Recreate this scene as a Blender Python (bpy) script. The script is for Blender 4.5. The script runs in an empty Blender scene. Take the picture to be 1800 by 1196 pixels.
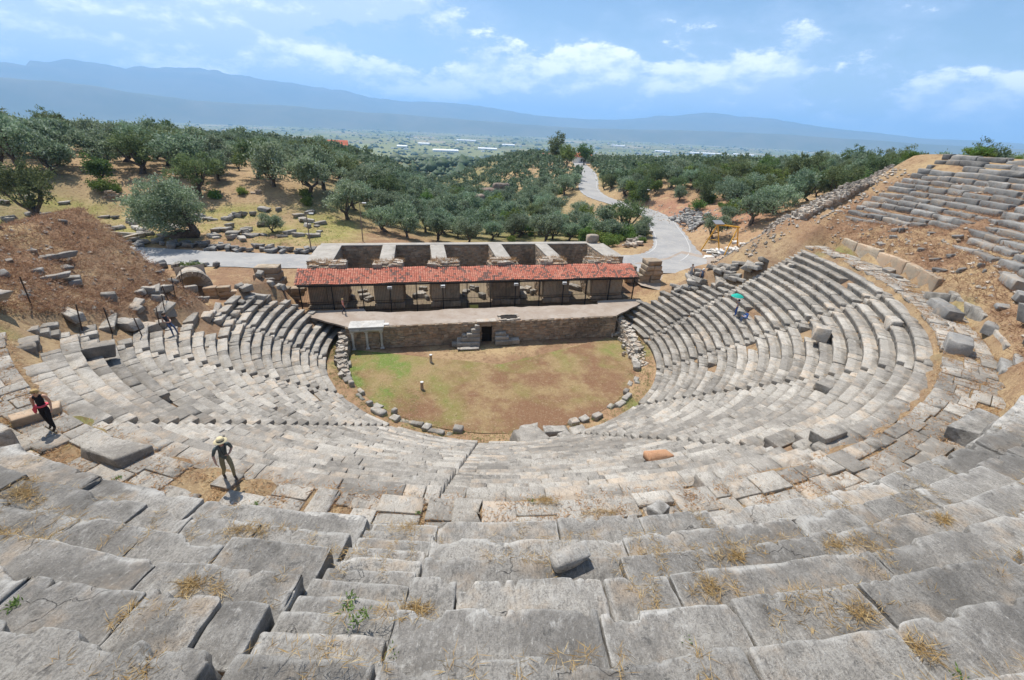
import bpy, math, random
import numpy as np
from mathutils import Matrix, Vector
rng = np.random.default_rng(7)
random.seed(7)
SC = bpy.context.scene
COL = SC.collection
# ------------------------------------------------------------------ camera
CAM = np.array([-7.29, -41.70, 21.52])
YAW, PITCH, ROLL, FPX = math.radians(12.5), math.radians(26.0), math.radians(2.6), 767.6
def cam_axes():
    f = np.array([math.sin(YAW)*math.cos(PITCH), math.cos(YAW)*math.cos(PITCH), -math.sin(PITCH)])
    r = np.array([math.cos(YAW), -math.sin(YAW), 0.0]); u = np.cross(r, f)
    return f, r*math.cos(ROLL)+u*math.sin(ROLL), -r*math.sin(ROLL)+u*math.cos(ROLL)
_f, _r, _u = cam_axes()
cd = bpy.data.cameras.new('camera'); cd.sensor_width = 36; cd.sensor_fit = 'HORIZONTAL'
cd.lens = FPX/1800*36; cd.clip_start = 0.1; cd.clip_end = 90000
co = bpy.data.objects.new('camera', cd); COL.objects.link(co)
M = Matrix.Identity(4)
for i in range(3):
    M[i][0], M[i][1], M[i][2], M[i][3] = _r[i], _u[i], -_f[i], CAM[i]
co.matrix_world = M
SC.camera = co
# ------------------------------------------------------------------ sky, sun, exposure
SUN_AZ, SUN_EL = math.radians(-24), math.radians(62)      # azimuth from +Y towards +X
SC.view_settings.view_transform = 'Standard'; SC.view_settings.look = 'None'
SC.view_settings.gamma = 1.0; SC.view_settings.use_curve_mapping = False
SC.view_settings.exposure = 0.40
SC.render.engine = 'CYCLES'
SC.cycles.use_denoising = True
SC.cycles.max_bounces = 6; SC.cycles.diffuse_bounces = 3; SC.cycles.transparent_max_bounces = 8
SC.cycles.volume_bounces = 1
W = bpy.data.worlds.new('World'); SC.world = W; W.use_nodes = True
wt = W.node_tree; wt.nodes.clear()
def N(t, kind, **kw):
    n = t.nodes.new(kind)
    for k, v in kw.items():
        if k in n.inputs: n.inputs[k].default_value = v
        else: setattr(n, k, v)
    return n
def mth(t, op, a, b=None, clamp=False):
    n = t.nodes.new('ShaderNodeMath'); n.operation = op; n.use_clamp = clamp
    for i, v in enumerate((a, b)):
        if v is None: continue
        if isinstance(v, (int, float)): n.inputs[i].default_value = v
        else: t.links.new(v, n.inputs[i])
    return n.outputs[0]
def sstep(t, v, lo, hi):
    n = t.nodes.new('ShaderNodeMapRange'); n.interpolation_type = 'SMOOTHSTEP'
    t.links.new(v, n.inputs[0]); n.inputs[1].default_value = lo; n.inputs[2].default_value = hi
    return n.outputs[0]
def mixc(t, fac, a, b, blend='MIX'):
    n = t.nodes.new('ShaderNodeMix'); n.data_type = 'RGBA'; n.blend_type = blend
    for s, v in ((n.inputs[0], fac), (n.inputs[6], a), (n.inputs[7], b)):
        if isinstance(v, (int, float)): s.default_value = v
        elif isinstance(v, (tuple, list)): s.default_value = (*v, 1) if len(v) == 3 else v
        else: t.links.new(v, s)
    return n.outputs[2]
sky = N(wt, 'ShaderNodeTexSky', sky_type='NISHITA', sun_disc=False)
sky.sun_elevation = SUN_EL; sky.sun_rotation = SUN_AZ
sky.altitude = 200; sky.air_density = 1.15; sky.dust_density = 0.1; sky.ozone_density = 4.0
tc = N(wt, 'ShaderNodeTexCoord')
sep = N(wt, 'ShaderNodeSeparateXYZ'); wt.links.new(tc.outputs['Generated'], sep.inputs[0])
def cloud_noise(offset, scale, detail, rough, zs=1.9, dist=0.0):
    mp = N(wt, 'ShaderNodeMapping'); mp.inputs['Location'].default_value = offset
    mp.inputs['Scale'].default_value = (1, 1, zs)
    wt.links.new(tc.outputs['Generated'], mp.inputs[0])
    nz = N(wt, 'ShaderNodeTexNoise', Scale=scale, Detail=detail, Roughness=rough, Distortion=dist)
    wt.links.new(mp.outputs[0], nz.inputs[0]); return nz.outputs[0]
OFF = (13.0, 3.0, 0.22)
n1 = cloud_noise(OFF, 3.6, 12.0, 0.62, 2.2)
n2 = cloud_noise((OFF[0]-.008, OFF[1]+.012, OFF[2]+.045), 3.6, 12.0, 0.62, 2.2)
nb = cloud_noise((2.3, 7.7, 0.3), 1.3, 2.0, 0.5, 1.5)
# fair-weather cumulus standing over the far mountains, thinning upwards; thicker to the left
lean = mth(wt, 'ADD', mth(wt, 'MULTIPLY', sep.outputs[0], -0.19), mth(wt, 'MULTIPLY', nb, 0.22))
low = mth(wt, 'MULTIPLY', sstep(wt, sep.outputs[2], 0.36, 0.03), 0.20)
cov = mth(wt, 'ADD', mth(wt, 'ADD', n1, lean), low)
mask = sstep(wt, cov, 0.655, 0.712)
veil = mth(wt, 'MULTIPLY', sstep(wt, cov, 0.52, 0.72), 0.5)
relief = mth(wt, 'SUBTRACT', n1, n2)
lit = sstep(wt, relief, -0.03, 0.13)
ccol = mixc(wt, lit, (6.2, 7.6, 9.8), (13.5, 13.7, 13.9))
skyc = mixc(wt, veil, sky.outputs[0], (5.4, 6.9, 9.3))
skyc = mixc(wt, mth(wt, 'MULTIPLY', mask, 0.92), skyc, ccol)
bg = N(wt, 'ShaderNodeBackground', Strength=0.09)
wt.links.new(skyc, bg.inputs[0])
wo = N(wt, 'ShaderNodeOutputWorld'); wt.links.new(bg.outputs[0], wo.inputs[0])
sl = bpy.data.lights.new('sun', 'SUN'); sl.energy = 5.0; sl.angle = math.radians(0.53); sl.color = (1, 0.952, 0.875)
so = bpy.data.objects.new('sun', sl); COL.objects.link(so)
sdir = Vector((math.sin(SUN_AZ)*math.cos(SUN_EL), math.cos(SUN_AZ)*math.cos(SUN_EL), math.sin(SUN_EL)))
so.rotation_euler = sdir.to_track_quat('Z', 'Y').to_euler(); so.location = (-30, 60, 120)

# ------------------------------------------------------------------ helpers
def hash3(ix, iy, iz):
    h = (ix.astype(np.uint32)*np.uint32(374761393) + iy.astype(np.uint32)*np.uint32(668265263) + iz.astype(np.uint32)*np.uint32(2147483647 & 0x9E3779B1))
    h = (h ^ (h >> np.uint32(13)))*np.uint32(1274126177)
    h = h ^ (h >> np.uint32(16))
    return (h & np.uint32(0xFFFFFF)).astype(np.float64)/float(0xFFFFFF)
def vnoise(P):
    P = np.asarray(P, float); i = np.floor(P).astype(np.int64); f = P-i; f = f*f*(3-2*f)
    i = i & 0xFFFFF
    out = 0
    for dx in (0, 1):
        wx = f[:, 0] if dx else 1-f[:, 0]
        for dy in (0, 1):
            wy = f[:, 1] if dy else 1-f[:, 1]
            for dz in (0, 1):
                wz = f[:, 2] if dz else 1-f[:, 2]
                out = out+wx*wy*wz*hash3(i[:, 0]+dx, i[:, 1]+dy, i[:, 2]+dz)
    return out*2-1
def fbm(P, octv=3, gain=0.5):
    a, s, o = 1.0, 0, 0.0
    P = np.asarray(P, float)
    for k in range(octv):
        o = o+a*vnoise(P*(2.03**k)+17.3*k); s += a; a *= gain
    return o/s
def fb2(x, y, scale, octv=3, seed=0.0):
    x = np.asarray(x, float).ravel(); y = np.asarray(y, float).ravel()
    return fbm(np.stack([x/scale+100, y/scale+100, np.full_like(x, seed+.5)], 1), octv)
def smooth(lo, hi, v):
    t = np.clip((v-lo)/(hi-lo), 0, 1); return t*t*(3-2*t)
def pol(R, th, z=0.0):
    t = math.radians(th); return np.array([R*math.sin(t), -R*math.cos(t), z])
def mesh_np(name, V, Fq, smooth_=False):
    """V (n,3), Fq (m,k) int array or list of tuples"""
    me = bpy.data.meshes.new(name)
    V = np.asarray(V, np.float32)
    if isinstance(Fq, np.ndarray):
        m, k = Fq.shape
        me.vertices.add(len(V)); me.vertices.foreach_set('co', V.ravel())
        me.loops.add(m*k); me.loops.foreach_set('vertex_index', Fq.astype(np.int32).ravel())
        me.polygons.add(m); me.polygons.foreach_set('loop_start', np.arange(0, m*k, k, dtype=np.int32))
        me.update(calc_edges=True)
    else:
        me.from_pydata([tuple(v) for v in V], [], [tuple(int(i) for i in q) for q in Fq]); me.update()
    if smooth_: me.polygons.foreach_set('use_smooth', np.ones(len(me.polygons), bool))
    return me
def obj(name, me, mat, parent=None, loc=(0, 0, 0), rot=(0, 0, 0), **tags):
    o = bpy.data.objects.new(name, me); COL.objects.link(o)
    if me is not None and mat is not None and not me.materials: me.materials.append(mat)
    o.location = loc; o.rotation_euler = rot
    if parent is not None: o.parent = parent
    for k, v in tags.items(): o[k] = v
    return o
def thing(name, label, cat, loc=(0, 0, 0), rz=0.0, group=None):
    o = bpy.data.objects.new(name, None); COL.objects.link(o); o.location = loc; o.rotation_euler = (0, 0, rz)
    o.empty_display_size = 0.3
    o['label'] = label; o['category'] = cat
    if group: o['group'] = group
    return o
def tag(o, label, cat, group=None, kind=None):
    o['label'] = label; o['category'] = cat
    if group: o['group'] = group
    if kind: o['kind'] = kind
    return o
class MB:
    """collects simple solids into one mesh"""
    def __init__(s): s.v = []; s.f = []; s.n = 0
    def add(s, V, Fc):
        s.v.append(np.asarray(V, float)); s.f += [tuple(i+s.n for i in q) for q in Fc]; s.n += len(V)
    def box(s, x0, x1, y0, y1, z0, z1, M=None, jit=0.0):
        V = np.array([(x, y, z) for z in (z0, z1) for y in (y0, y1) for x in (x0, x1)], float)
        if jit: V += rng.uniform(-jit, jit, V.shape)
        if M is not None: V = V@np.asarray(M[0]).T+np.asarray(M[1])
        s.add(V, [(0, 2, 3, 1), (4, 5, 7, 6), (0, 1, 5, 4), (2, 6, 7, 3), (0, 4, 6, 2), (1, 3, 7, 5)])
    def tube(s, pts, rad, n=8, cap=True):
        pts = [np.array(p, float) for p in pts]
        rad = [rad]*len(pts) if isinstance(rad, (int, float)) else rad
        V = []; up = np.array([0.13, 0.31, 0.94])
        for i, p in enumerate(pts):
            d = pts[min(i+1, len(pts)-1)]-pts[max(i-1, 0)]; d = d/(np.linalg.norm(d)+1e-9)
            a = np.cross(d, up)
            if np.linalg.norm(a) < 0.1: a = np.cross(d, [1, 0, 0])
            a /= np.linalg.norm(a); b = np.cross(d, a)
            for k in range(n):
                t = 2*math.pi*k/n; V.append(p+rad[i]*(a*math.cos(t)+b*math.sin(t)))
        Fc = [(i*n+k, i*n+(k+1) % n, (i+1)*n+(k+1) % n, (i+1)*n+k) for i in range(len(pts)-1) for k in range(n)]
        if cap: Fc += [tuple(range(n)), tuple((len(pts)-1)*n+k for k in reversed(range(n)))]
        s.add(V, Fc)
    def build(s, name, mat, parent=None, smooth_=False, **kw):
        me = mesh_np(name, np.concatenate(s.v), s.f, smooth_)
        return obj(name, me, mat, parent, **kw)
def rotz(a):
    c, s = math.cos(a), math.sin(a); return np.array([[c, -s, 0], [s, c, 0], [0, 0, 1.0]])
# rounded, weathered stone blocks -------------------------------------------------
_lat = {}
def lattice(nx, ny, nz):
    key = (nx, ny, nz)
    if key in _lat: return _lat[key]
    idx = {}; L = []
    def vid(i, j, k):
        q = (i, j, k)
        if q not in idx: idx[q] = len(L); L.append(q)
        return idx[q]
    Fc = []
    for i in range(nx-1):
        for j in range(ny-1):
            Fc.append((vid(i, j, 0), vid(i, j+1, 0), vid(i+1, j+1, 0), vid(i+1, j, 0)))
            Fc.append((vid(i, j, nz-1), vid(i+1, j, nz-1), vid(i+1, j+1, nz-1), vid(i, j+1, nz-1)))
    for i in range(nx-1):
        for k in range(nz-1):
            Fc.append((vid(i, 0, k), vid(i+1, 0, k), vid(i+1, 0, k+1), vid(i, 0, k+1)))
            Fc.append((vid(i, ny-1, k), vid(i, ny-1, k+1), vid(i+1, ny-1, k+1), vid(i+1, ny-1, k)))
    for j in range(ny-1):
        for k in range(nz-1):
            Fc.append((vid(0, j, k), vid(0, j, k+1), vid(0, j+1, k+1), vid(0, j+1, k)))
            Fc.append((vid(nx-1, j, k), vid(nx-1, j+1, k), vid(nx-1, j+1, k+1), vid(nx-1, j, k+1)))
    _lat[key] = (np.array(L), np.array(Fc)); return _lat[key]
def lines(L, r, step, extra=()):
    n = max(1, int(round((L-2*r)/step)))
    v = [0, r*.35, r]+[r+(L-2*r)*i/n for i in range(1, n)]+[L-r, L-r*.35, L] if step < .2 else [0, r]+[r+(L-2*r)*i/n for i in range(1, n)]+[L-r, L]
    v = sorted(set([round(q, 4) for q in v]+[round(e, 4) for e in extra]))
    return np.array(v)
def stone_verts(L, D, Hh, r, step, seed, amp, freq=2.0, seat=False, chip=1.0, octv=3, wave=0.0):
    """rounded worn block, x 0..L, y 0..D, z -Hh..0; returns verts, quads"""
    r = min(r, .45*min(L, D, Hh))
    exy = (D*.60, D*.64) if seat else ()
    exz = (Hh*.60, Hh*.66) if seat else ()
    xs, ys, zs = lines(L, r, step), lines(D, r, step, exy), lines(Hh, r, max(step, .12) if step < .2 else step*1.2, exz)
    ijk, Fq = lattice(len(xs), len(ys), len(zs))
    P = np.stack([xs[ijk[:, 0]], ys[ijk[:, 1]], zs[ijk[:, 2]]], 1)
    dims = np.array([L, D, Hh])
    sd = np.array([seed*7.31 % 97, seed*3.77 % 89, seed*1.93 % 83])
    nz = fbm(P*1.7+sd+31, 2)
    rr = np.clip(r*(1+.9*chip*nz), .006, .48*dims.min())[:, None]
    inner = np.clip(P, rr, dims-rr); d = P-inner
    ln = np.linalg.norm(d, axis=1, keepdims=True); nrm = d/np.maximum(ln, 1e-6)
    P = np.where(ln > 1e-6, inner+nrm*np.minimum(rr, ln*1.0 if False else rr), P)
    P = P+nrm*(amp*fbm(P*freq+sd, octv))[:, None]
    if chip > 0:                                   # broken bites out of the edges
        b = vnoise(P*np.array([1.3, 1.6, 1.6])+sd*1.7)
        edge = (np.abs(nrm) > .25).sum(1) >= 2
        P = P-nrm*(np.where(edge, np.clip(b-.42, 0, 1)*.28*chip*min(1, D), 0))[:, None]
    if wave:
        wv = fbm(np.stack([P[:, 0]*1.9+sd[0], P[:, 2]*.5+sd[1], P[:, 0]*0+sd[2]], 1), 4, .6)
        bite = smooth(.12, .22, wv)+.6*smooth(.34, .40, wv)
        P[:, 1] += wave*(bite+.25*wv)*np.clip(1-P[:, 1]/(D*.8), 0, 1)**1.5
        lw = vnoise(P*np.array([.9, 1.4, .5])+sd*1.3)
        P[:, 2] += np.where(P[:, 2] > Hh*.6, .04*lw-.035*bite*np.clip(1-P[:, 1]/.2, 0, 1), 0)
    if seat:
        top = P[:, 2] > Hh*.72
        P[:, 2] -= np.where(top, smooth(D*.60, D*.645, P[:, 1])*.022, 0)
        P[:, 1] += np.where((P[:, 2] < Hh*.63) & (P[:, 1] < D*.4), .075, 0)
    P[:, 2] -= Hh
    return P, Fq
def arc_block(R0, th0, th1, D, ztop, Hh, step, seed, amp, mat, parent, name='seat_block', seat=True, r=.035, tilt=.01, gap=.012, chip=1.0, smooth_=True, jit=.012, freq=2.0, octv=3, wave=0.0):
    thm = math.radians((th0+th1)/2); L = math.radians(th1-th0)*R0-gap
    if L < .12: return None
    P, Fq = stone_verts(L, D, Hh, r, step, seed, amp, freq, seat, chip, octv, wave)
    P[:, 0] = (P[:, 0]-L/2)*(1+P[:, 1]/R0)
    o = obj(name, mesh_np(name, P, Fq, smooth_), mat, parent)
    ca, sa = math.cos(thm), math.sin(thm)
    # local x -> tangent (increasing theta), local y -> outward
    o.location = (R0*sa+random.uniform(-jit, jit), -R0*ca+random.uniform(-jit, jit), ztop+random.uniform(-jit, jit))
    o.rotation_euler = (random.gauss(0, tilt), random.gauss(0, tilt), math.pi+thm)
    # local y must point outward (sin, -cos): rotate by thm+pi maps +y to (sin(thm), -cos(thm))
    return o
# ------------------------------------------------------------------ materials
MATS = {}
def new_mat(name, rough=.9, spec=.25):
    m = bpy.data.materials.new(name); m.use_nodes = True; t = m.node_tree
    b = t.nodes['Principled BSDF']; b.inputs['Roughness'].default_value = rough
    b.inputs['Specular IOR Level'].default_value = spec
    MATS[name] = m; return m, t, b
def noise(t, vec, scale, detail=4, rough=.55, dist=0.0):
    n = N(t, 'ShaderNodeTexNoise', Scale=scale, Detail=detail, Roughness=rough, Distortion=dist)
    if vec is not None: t.links.new(vec, n.inputs['Vector'])
    return n.outputs[0]
def bump(t, b, h, strength, dist):
    n = N(t, 'ShaderNodeBump', Strength=strength, Distance=dist); t.links.new(h, n.inputs['Height'])
    t.links.new(n.outputs[0], b.inputs['Normal'])
def vecobj(t, island=False):
    tcn = N(t, 'ShaderNodeTexCoord')
    if island:
        g = N(t, 'ShaderNodeNewGeometry'); rnd = g.outputs['Random Per Island']
    else:
        g = N(t, 'ShaderNodeObjectInfo'); rnd = g.outputs['Random']
    cx = N(t, 'ShaderNodeCombineXYZ')
    for i in range(3): t.links.new(mth(t, 'MULTIPLY', rnd, (37., 91., 53.)[i]), cx.inputs[i])
    va = N(t, 'ShaderNodeVectorMath', operation='ADD')
    t.links.new(tcn.outputs['Object'], va.inputs[0]); t.links.new(cx.outputs[0], va.inputs[1])
    return va.outputs[0], rnd
def stone_mat(name, dark, mid, light, warm, island=False, fine=1.0, spread=.3, bumps=.6, warm_at=.72, bd=.03, lich=(0.10, 0.098, 0.092), pale=(.56, .54, .50), edge=0.0, crack=0.0):
    m, t, b = new_mat(name, .9, .2)
    v, rnd = vecobj(t, island)
    a = noise(t, v, .9*fine, 6, .62, .3); c = noise(t, v, 4.5*fine, 8, .72); s = noise(t, v, 30*fine, 5, .75); q = noise(t, v, 75*fine, 2, .6)
    r2 = mth(t, 'FRACT', mth(t, 'MULTIPLY', rnd, 7.77)); r3 = mth(t, 'FRACT', mth(t, 'MULTIPLY', rnd, 23.3))
    k = mth(t, 'ADD', mth(t, 'ADD', mth(t, 'MULTIPLY', a, .62), mth(t, 'MULTIPLY', c, .38)), mth(t, 'MULTIPLY', mth(t, 'SUBTRACT', rnd, .5), spread))
    base = mixc(t, sstep(t, k, .33, .66), mid, light)
    base = mixc(t, mth(t, 'MULTIPLY', sstep(t, s, .58, .36), .62), base, dark)
    w = mth(t, 'ADD', noise(t, v, 1.7*fine, 5, .6), mth(t, 'MULTIPLY', r2, .20))
    base = mixc(t, mth(t, 'MULTIPLY', sstep(t, w, warm_at-.12, warm_at+.10), .8), base, warm)
    base = mixc(t, mth(t, 'MULTIPLY', sstep(t, mth(t, 'ADD', mth(t, 'MULTIPLY', c, .5), mth(t, 'MULTIPLY', s, .5)), .44, .36), .8), base, lich)
    base = mixc(t, mth(t, 'MULTIPLY', sstep(t, q, .58, .74), .45), base, pale)
    if edge:
        g = N(t, 'ShaderNodeNewGeometry')
        base = mixc(t, mth(t, 'MULTIPLY', sstep(t, mth(t, 'ADD', g.outputs['Pointiness'], mth(t, 'MULTIPLY', c, .06)), .525, .575), edge), base, pale)
    ck = None
    if crack:
        stn = noise(t, v, .55*fine, 6, .7, .8)
        base = mixc(t, mth(t, 'MULTIPLY', sstep(t, stn, .50, .64), .55), base, tuple(q*.8 for q in dark))
        base = mixc(t, mth(t, 'MULTIPLY', sstep(t, noise(t, v, 2.6*fine, 7, .75, .5), .57, .70), .5), base, pale)
        st_ = N(t, 'ShaderNodeMapping'); st_.inputs['Scale'].default_value = (2.2, .7, 1.6); t.links.new(v, st_.inputs[0])
        sk = noise(t, st_.outputs[0], 9*fine, 7, .78, .2)
        base = mixc(t, mth(t, 'MULTIPLY', sstep(t, sk, .50, .36), .65), base, dark)
        base = mixc(t, mth(t, 'MULTIPLY', sstep(t, sk, .56, .68), .55), base, pale)
        c = mth(t, 'ADD', mth(t, 'MULTIPLY', c, .5), mth(t, 'MULTIPLY', sk, .9))
        wob = N(t, 'ShaderNodeVectorMath', operation='ADD'); nw = N(t, 'ShaderNodeTexNoise', Scale=2.2, Detail=4); t.links.new(v, nw.inputs['Vector'])
        t.links.new(v, wob.inputs[0]); t.links.new(nw.outputs['Color'], wob.inputs[1])
        vo = N(t, 'ShaderNodeTexVoronoi', feature='DISTANCE_TO_EDGE', Scale=.75); t.links.new(wob.outputs[0], vo.inputs['Vector'])
        ck = mth(t, 'MULTIPLY', sstep(t, vo.outputs['Distance'], .010, .002), sstep(t, noise(t, v, .6, 2, .5), .60, .66))
        base = mixc(t, mth(t, 'MULTIPLY', ck, crack), base, (.05, .045, .04))
    gp = N(t, 'ShaderNodeNewGeometry')          # stains that run across neighbouring blocks
    reg = mth(t, 'ADD', mth(t, 'MULTIPLY', noise(t, gp.outputs['Position'], .16, 5, .6, .4), .6), mth(t, 'MULTIPLY', noise(t, gp.outputs['Position'], 1.3, 5, .7), .4))
    base = mixc(t, mth(t, 'MULTIPLY', sstep(t, reg, .49, .60), .62), base, tuple(q*.85 for q in dark))
    blk = mth(t, 'MULTIPLY', sstep(t, noise(t, gp.outputs['Position'], 3.1, 6, .75, .3), .585, .66), .55)
    base = mixc(t, blk, base, tuple(q*.75 for q in lich))
    val = N(t, 'ShaderNodeHueSaturation'); t.links.new(base, val.inputs['Color'])
    t.links.new(mth(t, 'ADD', mth(t, 'MULTIPLY', r3, .34), .82), val.inputs['Value'])
    t.links.new(val.outputs[0], b.inputs['Base Color'])
    h = mth(t, 'ADD', mth(t, 'ADD', mth(t, 'MULTIPLY', c, .7), mth(t, 'MULTIPLY', s, .5)), mth(t, 'MULTIPLY', q, .15))
    if ck is not None: h = mth(t, 'SUBTRACT', h, mth(t, 'MULTIPLY', ck, 1.2))
    bump(t, b, h, bumps, bd)
    return m
stone_mat('cavea_stone', (.185, .168, .146), (.305, .279, .243), (.45, .415, .362), (.42, .335, .25), spread=.38, bumps=.8, bd=.05, crack=.12)
stone_mat('upper_stone', (.11, .106, .10), (.175, .168, .158), (.285, .274, .255), (.28, .225, .17), spread=.34)
stone_mat('near_stone', (.140, .130, .117), (.245, .228, .204), (.385, .358, .318), (.385, .305, .225), spread=.34, bumps=1.0, bd=.06, edge=.6, crack=.22)
stone_mat('rubble_stone', (.17, .135, .10), (.31, .245, .175), (.46, .375, .28), (.42, .27, .17), island=True, spread=.5, bumps=.5, warm_at=.64)
stone_mat('rubble_pale', (.2, .175, .145), (.34, .30, .25), (.48, .44, .38), (.42, .31, .22), island=True, spread=.5, bumps=.5, warm_at=.66)
stone_mat('pier_stone', (.19, .155, .115), (.34, .275, .20), (.46, .385, .29), (.42, .29, .19), spread=.3, bumps=.5, warm_at=.62)
stone_mat('white_marble', (.42, .40, .37), (.60, .58, .54), (.70, .68, .64), (.58, .52, .43), spread=.2, bumps=.2)
stone_mat('orange_stone', (.30, .15, .08), (.42, .22, .12), (.48, .28, .16), (.45, .2, .1), spread=.1, bumps=.4)
def simple(name, col, rough=.8, spec=.3, var=.0, scale=8., metal=0.0, bumps=0.0, bd=.02):
    m, t, b = new_mat(name, rough, spec); b.inputs['Metallic'].default_value = metal
    if var:
        tcn = N(t, 'ShaderNodeTexCoord'); n = noise(t, tcn.outputs['Object'], scale, 5, .6)
        lo = tuple(c*(1-var) for c in col); hi = tuple(min(1, c*(1+var)) for c in col)
        t.links.new(mixc(t, sstep(t, n, .3, .7), lo, hi), b.inputs['Base Color'])
        if bumps: bump(t, b, n, bumps, bd)
    else: b.inputs['Base Color'].default_value = (*col, 1)
    return m
def ground_mat(name):
    m, t, b = new_mat(name, .95, .1)
    at = N(t, 'ShaderNodeVertexColor', layer_name='tint')
    g = N(t, 'ShaderNodeNewGeometry'); p = g.outputs['Position']
    a = noise(t, p, .35, 6, .65); c = noise(t, p, 2.2, 6, .7); s = noise(t, p, 11., 4, .75)
    base = mixc(t, mth(t, 'MULTIPLY', sstep(t, c, .48, .62), .6), at.outputs[0], (.14, .08, .048))
    base = mixc(t, mth(t, 'MULTIPLY', sstep(t, mth(t, 'ADD', mth(t, 'MULTIPLY', a, .6), mth(t, 'MULTIPLY', s, .4)), .50, .60), .55), base, (.42, .31, .17))
    base = mixc(t, mth(t, 'MULTIPLY', sstep(t, s, .60, .70), .5), base, (.46, .37, .26))
    base = mixc(t, mth(t, 'MULTIPLY', sstep(t, s, .40, .32), .5), base, (.12, .08, .05))
    # far away the material keeps only the tint
    t.links.new(base, b.inputs['Base Color'])
    bump(t, b, mth(t, 'ADD', c, mth(t, 'MULTIPLY', s, .5)), .8, .12)
    return m
ground_mat('ground_earth')
def orchestra_mat():
    m, t, b = new_mat('orchestra_lawn', .95, .1)
    g = N(t, 'ShaderNodeNewGeometry'); p = g.outputs['Position']
    a = noise(t, p, .16, 5, .6, .5); c = noise(t, p, .8, 6, .65); s = noise(t, p, 9, 5, .75)
    sp0 = N(t, 'ShaderNodeSeparateXYZ'); t.links.new(p, sp0.inputs[0]); spy = sp0.outputs[1]
    base = mixc(t, sstep(t, mth(t, 'ADD', mth(t, 'ADD', mth(t, 'MULTIPLY', a, .6), mth(t, 'MULTIPLY', c, .4)), mth(t, 'MULTIPLY', spy, -.007)), .46, .60), (.275, .195, .10), (.195, .108, .062))
    gr = noise(t, p, .22, 4, .55, .3)
    sp = N(t, 'ShaderNodeSeparateXYZ'); t.links.new(p, sp.inputs[0])
    # grass survives towards the stage side, worn bare towards the seats
    gy = mth(t, 'ADD', mth(t, 'ADD', gr, mth(t, 'MULTIPLY', sp.outputs[1], .012)), mth(t, 'MULTIPLY', sp.outputs[0], -.008))
    base = mixc(t, mth(t, 'MULTIPLY', sstep(t, mth(t, 'ADD', gy, mth(t, 'MULTIPLY', c, .3)), .50, .72), .75), base, (.20, .19, .062))
    base = mixc(t, mth(t, 'MULTIPLY', sstep(t, mth(t, 'ADD', gy, mth(t, 'MULTIPLY', c, .35)), .70, .82), .8), base, (.12, .19, .04))
    base = mixc(t, mth(t, 'MULTIPLY', sstep(t, mth(t, 'ADD', mth(t, 'MULTIPLY', s, .6), mth(t, 'MULTIPLY', noise(t, p, 2.6, 6, .75), .4)), .52, .60), .65), base, (.37, .29, .19))
    base = mixc(t, mth(t, 'MULTIPLY', sstep(t, mth(t, 'ADD', mth(t, 'MULTIPLY', s, .5), mth(t, 'MULTIPLY', noise(t, p, 3.4, 6, .75), .5)), .47, .40), .7), base, (.115, .075, .042))
    t.links.new(base, b.inputs['Base Color']); bump(t, b, mth(t, 'ADD', s, c), .8, .10)
    return m
orchestra_mat()
def patchy(name, c0, c1, c2, sc=.25, bumps=.3):
    m, t, b = new_mat(name, .9, .2)
    g = N(t, 'ShaderNodeNewGeometry'); p = g.outputs['Position']
    a = noise(t, p, sc, 6, .65, .3); s = noise(t, p, 7, 5, .7); f = noise(t, p, 1.6, 4, .6)
    base = mixc(t, sstep(t, a, .36, .64), c0, c1)
    base = mixc(t, mth(t, 'MULTIPLY', sstep(t, f, .52, .70), .6), base, c2)
    base = mixc(t, mth(t, 'MULTIPLY', sstep(t, s, .58, .72), .35), base, tuple(min(1, q*1.35) for q in c1))
    t.links.new(base, b.inputs['Base Color']); bump(t, b, s, bumps, .02)
    return m
patchy('asphalt', (.26, .255, .25), (.32, .31, .295), (.38, .345, .30))
patchy('pavement', (.28, .225, .18), (.335, .285, .24), (.23, .18, .14), sc=.5)
patchy('concrete', (.29, .265, .23), (.36, .33, .29), (.24, .21, .175), sc=.6)
patchy('paint_white', (.42, .41, .40), (.52, .51, .49), (.33, .32, .30), sc=1.2)
simple('black_metal', (.012, .012, .013), .5, .4)
simple('steel_grey', (.30, .30, .30), .5, .5, metal=.5)
simple('white_paint', (.72, .72, .70), .6, .3)
simple('yellow_paint', (.58, .30, .03), .55, .4, var=.12, scale=3.)
simple('wood_pole', (.20, .155, .12), .85, .2, var=.3, scale=3.)
simple('rust_post', (.075, .055, .045), .8, .2)
simple('shade_black', (.03, .026, .022), .95, .1)  # near-black colour painted as the shade inside openings
simple('trunk_bark', (.11, .088, .07), .95, .1, var=.4, scale=3., bumps=.8, bd=.08)
simple('roof_red', (.42, .12, .07), .85, .2, var=.2, scale=.5)
simple('plaster_white', (.72, .70, .67), .85, .2)
simple('glass_dark', (.03, .035, .04), .3, .5)
def tile_mat():
    m, t, b = new_mat('roof_tile', .8, .25)
    g = N(t, 'ShaderNodeNewGeometry'); rnd = g.outputs['Random Per Island']
    p = g.outputs['Position']
    a = noise(t, p, .32, 5, .7, .6); a2 = noise(t, p, 5, 4, .6)
    base = mixc(t, sstep(t, rnd, 0, 1), (.40, .125, .08), (.50, .215, .145))
    old = mth(t, 'ADD', mth(t, 'MULTIPLY', a, .85), mth(t, 'MULTIPLY', rnd, .30))
    base = mixc(t, mth(t, 'MULTIPLY', sstep(t, old, .63, .68), .85), base, (.105, .07, .06))
    base = mixc(t, mth(t, 'MULTIPLY', sstep(t, a2, .6, .75), .3), base, (.62, .36, .24))
    t.links.new(base, b.inputs['Base Color']); return m
tile_mat()
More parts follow.
